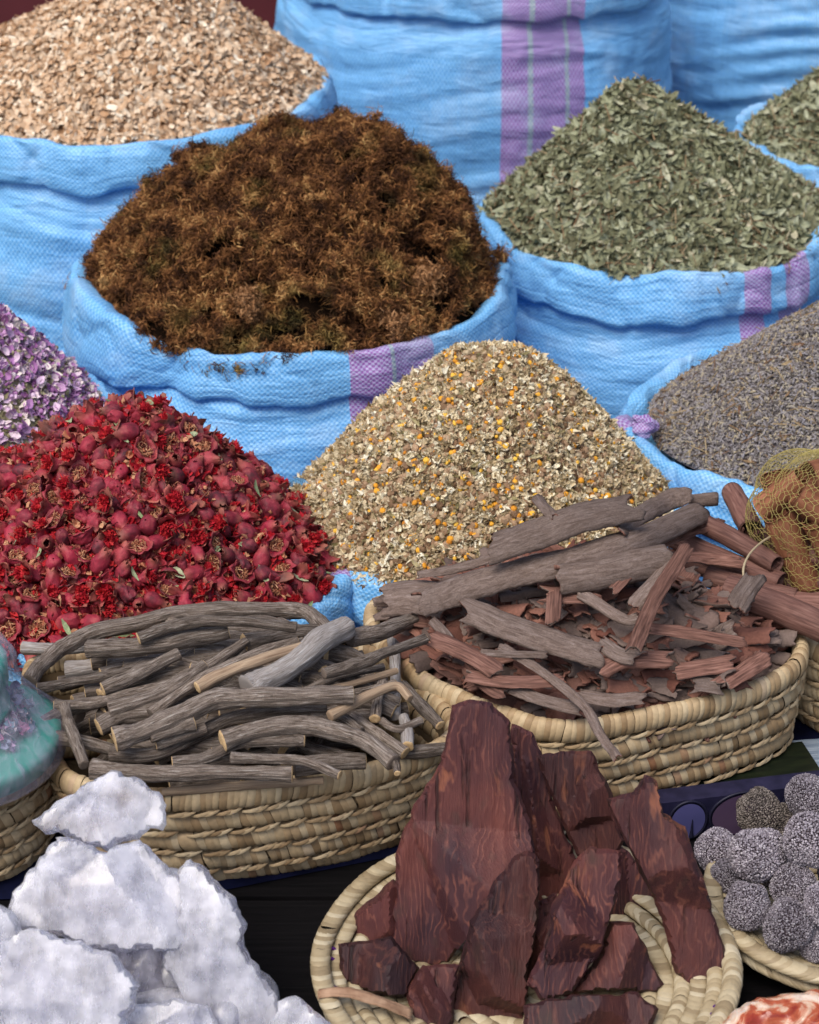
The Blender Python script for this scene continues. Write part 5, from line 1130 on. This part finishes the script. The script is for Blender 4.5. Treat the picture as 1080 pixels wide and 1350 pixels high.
def bead_ball(seed, mt):
    g = np.random.default_rng(seed); n = 2100; i = np.arange(n)+.5; ph = np.arccos(1-2*i/n); th = math.pi*(1+5**.5)*i; d = np.stack([np.cos(th)*np.sin(ph), np.sin(th)*np.sin(ph), np.cos(ph)], 1)+g.normal(size=(n, 3))*.018
    d /= np.linalg.norm(d, axis=1)[:, None]; rad = .0222*(1+.17*vn(d*1.5+seed*3, seed)+.03*g.normal(size=n)*.5)
    Vc, Tc = t_ball(1, 3); rc = .0222*(1+.17*vn(Vc*1.5+seed*3, seed))-.0010; Vc = Vc*rc[:, None]
    V, T = stamp([t_ball(.00086, 1)], d*rad[:, None], frames(d, .5, g), g.uniform(.75, 1.3, n), g)
    a = mesh('beaded_ball', V, T, mt); c_ = mesh('ball_core', Vc, Tc, m_bcore, parent=a); return a, c_
bproto = [bead_ball(5, m_bead), bead_ball(6, m_bead), bead_ball(7, m_bead2)]
balls = [(955, 270, 48, 2, .060, 'darkest beaded ball, at the back of the bowl'), (868, 350, 46, 0, .050, 'beaded ball at the far left of the bowl rim'), (1058, 238, 48, 1, .085, 'highest beaded ball at the right edge'),
         (950, 358, 57, 0, .088, 'large beaded ball in the middle of the pile'), (1062, 332, 58, 1, .105, 'large beaded ball cut off by the right edge, below the highest'), (1028, 428, 46, 0, .070, 'beaded ball below and between the two large ones'),
         (930, 470, 50, 1, .062, 'lowest left beaded ball near the bowl rim'), (1018, 510, 54, 0, .060, 'frontmost beaded ball near the bowl rim'), (1090, 462, 44, 1, .082, 'beaded ball at the right edge beside the frontmost one'),
         (890, 412, 44, 1, .042, 'bluish beaded ball tucked behind the lowest left one'), (1080, 545, 42, 0, .045, 'beaded ball in the lower right of the bowl'), (985, 385, 42, 1, .040, 'beaded ball nearly hidden under the large middle one'),
         (1010, 300, 44, 2, .045, 'dark beaded ball hidden between the back ones'), (1130, 400, 50, 0, .06, 'beaded ball outside the right edge'), (1150, 300, 50, 1, .06, 'beaded ball beyond the right edge at the back')]
used = set()
for i, (x, y, r, k, z, lb) in enumerate(balls):
    px, py = c8([(x, y)])[0]; c = at_z(px, py, z); rw_ = r*.6296/FPX*((c-EYE)@F)
    if k not in used: a, c_ = bproto[k]; used.add(k)
    else: a = bproto[k][0].copy(); C.objects.link(a); c_ = bproto[k][1].copy(); C.objects.link(c_); c_.parent = a
    a.location = c; a.rotation_euler = (i*1.3, i*.7, i*2.1); a.scale = (rw_/.0222*.98,)*3; tag(a, lb, 'beaded ball', 'seed beaded balls in the right bowl')

# ------------------------------------------------------------------ turquoise tub in a plastic bag
m_teal, n, b = newmat('turquoise_plastic', .35, .5); b.inputs['Base Color'].default_value = (.02, .30, .23, 1)
def lathe(prof, c, n=90, wob=None):
    a = np.linspace(0, 2*math.pi, n, endpoint=False); P = np.array(prof, float); r = P[:, 0][:, None]+(wob if wob is not None else 0); 
    return p3(c[0]+r*np.cos(a)[None], c[1]+r*np.sin(a)[None], P[:, 1][:, None]+0*a[None]).reshape(-1, 3), grid_faces(len(P), n, True)
tc = at_z(-52, 985, .13); tub = empty('turquoise_tub', (tc[0], tc[1], .118), 'turquoise plastic tub with a wide foot at the left edge', 'tub')
child(mesh('wide_foot', *lathe([(.001, .121), (.080, .121), (.088, .126), (.092, .140), (.092, .146), (.086, .149), (.05, .150), (.001, .150)], tc), m_teal), tub)
child(mesh('column', *lathe([(.046, .150), (.046, .168), (.049, .169), (.049, .176), (.046, .177), (.046, .200), (.050, .201), (.050, .222), (.046, .225), (.001, .226)], tc), m_teal), tub)
m_bits = pal('pink_wrapped_sweet', [(0, (.35, .10, .22)), (.4, (.45, .30, .5)), (.7, (.15, .35, .45)), (1, (.6, .45, .5))], .5, .4)
g = np.random.default_rng(65); a = g.uniform(0, 6.28, 160); r = g.uniform(.050, .066, 160); P = np.stack([tc[0]+r*np.cos(a), tc[1]+r*np.sin(a), .152+g.uniform(0, .016, 160)], 1)
V, T = stamp([t_crumple(.012, k, 5, .6) for k in range(5)], P, frames(np.tile([0, 0, 1.], (160, 1)), 1, g), g.uniform(.6, 1.1, 160), g); child(mesh('wrapped_filling', V, T, m_bits), tub)
m_film = bpy.data.materials.new('clear_film'); m_film.use_nodes = True; n = m_film.node_tree; b = n.nodes['Principled BSDF']
b.inputs['Base Color'].default_value = (.50, .47, .60, 1); b.inputs['Roughness'].default_value = .22; b.inputs['Specular IOR Level'].default_value = .8
uvn = tex(n); nz = noise_(n, mapping(n, uvn, (1, 1, .4)), 60, 5, .65, 1.5); al = nd(n, 'MapRange'); lk(n, nz, al.inputs[0]); al.inputs[1].default_value = .35; al.inputs[2].default_value = .7; al.inputs[3].default_value = .12; al.inputs[4].default_value = .5
lk(n, al.outputs[0], b.inputs['Alpha']); bump(n, b, nz, .7, .003)
pf = spline(np.array([(.070, .119), (.088, .119), (.0955, .126), (.0965, .145), (.087, .158), (.075, .172), (.062, .190), (.056, .206), (.053, .228), (.040, .244), (.014, .256)]), 70); a = np.linspace(0, 2*math.pi, 150, endpoint=False)[None]; zz = pf[:, 1][:, None]
wob = np.clip((zz-.13)*22, 0, 1)*(.0038*fbm(p3(np.cos(a)*5, np.sin(a)*5, zz*30), 3, 4)+.0025*vn(p3(np.cos(a)*14, np.sin(a)*14, zz*20), 9))
V, f = lathe(pf, tc, 150, wob); tag(mesh('plastic_bag', V, f, m_film, loc=(tc[0], tc[1], .119)), 'crumpled clear plastic bag wrapped round the turquoise tub', 'plastic bag')

# ------------------------------------------------------------------ net bag of cinnamon
m_cin2, n, b = newmat('orange_cinnamon', .7, .25); uvn = tex(n, 'UV'); st = noise_(n, mapping(n, uvn, (22, 260, 1)), 1., 4, .6, .3)
lk(n, gain(n, ramp(n, st, [(.25, (.13, .045, .022)), (.5, (.25, .10, .052)), (.75, (.37, .18, .105))]), nd(n, 'ObjectInfo').outputs['Random'], .8, 1.1), b.inputs['Base Color']); bump(n, b, st, .5, .001)
nc0 = at_y(1098, 690, 1.93); g = np.random.default_rng(66); allp = []
qd = [((-.066, -.03, .030), (-.030, -.05, -.052), .017), ((-.050, -.045, .058), (.010, -.060, .020), .016), ((-.030, -.055, .035), (.006, -.062, -.045), .017), ((.0, -.055, .068), (.05, -.05, .01), .017), ((-.078, -.01, .022), (-.040, -.02, .062), .014),
      ((.02, -.062, .03), (.03, -.06, -.05), .018), ((-.035, -.03, .068), (.045, -.02, .078), .016), ((.05, -.04, .04), (.07, -.03, -.04), .017), ((-.055, 0, -.01), (-.01, .01, -.068), .016), ((-.02, .03, .05), (.0, .04, -.05), .018), ((-.06, .03, .04), (-.03, .03, -.04), .017), ((.05, .03, .05), (.04, .02, -.05), .018), ((-.012, -.035, -.040), (.05, -.03, -.066), .015)]
for i, (a, c, r) in enumerate(qd):
    a, c = np.array(a)+nc0, np.array(c)+nc0; quill(['cinnamon quill inside the yellow net bag at the right edge'][0], a, c, r*1.18, 1300+i, 'cinnamon_quill', 'cinnamon quills inside the net bag', mt=m_cin2)
    for t in np.linspace(0, 1, 5):
        for _ in range(10): v = g.normal(size=3); v /= np.linalg.norm(v); allp.append(a+(c-a)*t+v*(r*1.1+.001)-nc0)
allp = np.array(allp)
def netpt(th, ph, k=1.): # hull distance of the contents in this direction
    d = np.stack([np.cos(th)*np.cos(ph), np.sin(th)*np.cos(ph), np.sin(ph)], -1); r = (d@allp.T).max(-1); return nc0+d*(r*k)[..., None]
m_net, n, b = newmat('yellow_green_net', .5, .4); b.inputs['Base Color'].default_value = (.34, .28, .09, 1)
nt_ = []; NS = 58
for sgn in (-1, 1):
    for k in range(NS):
        ph = np.linspace(-1.35, 1.35, 84); th = k*2*math.pi/NS+sgn*ph*1.25+sgn*.035*np.sin(ph*2*NS/2.5); P = netpt(th, ph, .985)
        V, f, _ = tube(P, .00030, 4); nt_.append((V, tri(f)))
# slack of the net gathered at the lower right
for k in range(70):
    t0 = g.uniform(-1.75, -.2); p0_ = g.uniform(-1.2, .25); m = 22; t = np.linspace(0, 1, m); th = t0+np.cumsum(g.normal(size=m))*.035+t*g.normal()*.5; ph = p0_+np.cumsum(g.normal(size=m))*.03+t*g.normal()*.5
    P = netpt(th, ph, 1.0)*1.; P = nc0+(P-nc0)*(1.01+.05*np.abs(vn(p3(t*4, k, 0.), 4)))[:, None]; V, f, _ = tube(spline(P, 40), .00045, 4); nt_.append((V, tri(f)))
V, T = merge(nt_); tag(mesh('net_bag', V, T, m_net, loc=nc0), 'yellow green net bag stretched over thick cinnamon at the right edge', 'net bag')
cord = [at_z(981, 764, .165), at_z(980, 752, .172), at_z(983, 740, .176), at_z(991, 727, .176), at_z(1004, 715, .172), at_z(1015, 708, .168)]
V, f, _ = tube(spline(cord, 40), .0012, 8); tag(mesh('cord', V, f, m_plait, loc=V.mean(0)), 'thin pale cord looping out below the net bag', 'cord')

# ------------------------------------------------------------------ things behind the beaded balls
m_nv, n, b = newmat('printed_card', .45, .4); lk(n, ramp(n, noise_(n, tex(n), 60, 4), [(.35, (.008, .008, .026)), (.7, (.022, .02, .055))]), b.inputs['Base Color'])
pa_, pb_ = at_z(862, 1112, .001), at_z(1100, 1082, .001); dx = pb_-pa_; Lx = np.hypot(dx[0], dx[1]); ang = math.atan2(dx[1], dx[0])
pbx = empty('printed_box', (pa_[0], pa_[1], 0), 'dark blue printed box with pale oval pictures behind the beaded balls', 'box')
pbx.rotation_euler = (0, 0, ang)
bdy = box('box_body', (0, 0, .001), (Lx, .022, .047), m_nv, parent=pbx)
m_ov, n, b = newmat('lilac_print', .45, .4); lk(n, ramp(n, noise_(n, tex(n), 14, 3), [(.3, (.06, .065, .19)), (.7, (.11, .105, .28))]), b.inputs['Base Color'])
m_ov2, n, b = newmat('mauve_print', .45, .4); lk(n, ramp(n, noise_(n, tex(n), 14, 3), [(.3, (.06, .035, .08)), (.7, (.11, .07, .13))]), b.inputs['Base Color'])
m_dk, n, b = newmat('dark_print', .5, .3); b.inputs['Base Color'].default_value = (.012, .012, .03, 1)
a = np.linspace(0, 2*math.pi, 48, endpoint=False)
for cx_, rx_, rz_, mt in ((.032, .017, .020, m_ov), (.086, .030, .023, m_ov2), (.145, .017, .020, m_ov)):
    V = np.vstack([[[cx_, -.0022, .024]], np.stack([cx_+rx_*np.cos(a), 0*a-.0022, .024+rz_*np.sin(a)], 1)]); i = np.arange(48); pic = mesh('oval_picture', V, np.stack([np.zeros(48, int), 1+i, 1+(i+1) % 48], 1), mt, parent=pbx, smooth=False)
    q = np.stack([cx_+(rx_+.002)*np.cos(a), 0*a-.001, .024+(rz_+.002)*np.sin(a)], 1); V, f, _ = tube(q, .0014, 6, True); mesh('oval_frame', V, f, m_dk, parent=pic)
    V, f, _ = tube(np.array([(cx_+.004, -.003, .006), (cx_+.004, -.003, .014), (cx_+.004, -.003, .026)]), np.array([.0022, .0013, .0003]), 6); mesh('tower_print', V, f, m_dk, parent=pic)
m_gr, n, b = newmat('green_packaging', .35, .4); lk(n, ramp(n, noise_(n, mapping(n, tex(n), (1, 8, 1)), 30, 3), [(.3, (.003, .006, .004)), (.7, (.012, .018, .008))]), b.inputs['Base Color'])
gp = at_z(1000, 1032, .02); o = box('green_packet', (-.075, -.02, .0), (.065, .05, .022), m_gr); o.location = (gp[0], gp[1]+.005, .0012); o.rotation_euler = (0, 0, ang); tag(o, 'flat dark green packet under the right corner of the bark basket', 'packet')
m_pb, n, b = newmat('pale_blue_board', .7, .2); lk(n, ramp(n, noise_(n, mapping(n, tex(n), (4, 60, 4)), 8, 4), [(.3, (.10, .14, .20)), (.7, (.27, .32, .38))]), b.inputs['Base Color'])
gp = at_z(1085, 995, .03); o = box('board', (-.035, -.02, 0), (.12, .04, .020), m_pb); o.location = (gp[0], gp[1], .0015); o.rotation_euler = (0, 0, .12); tag(o, 'worn pale blue board end between the two right baskets', 'board')
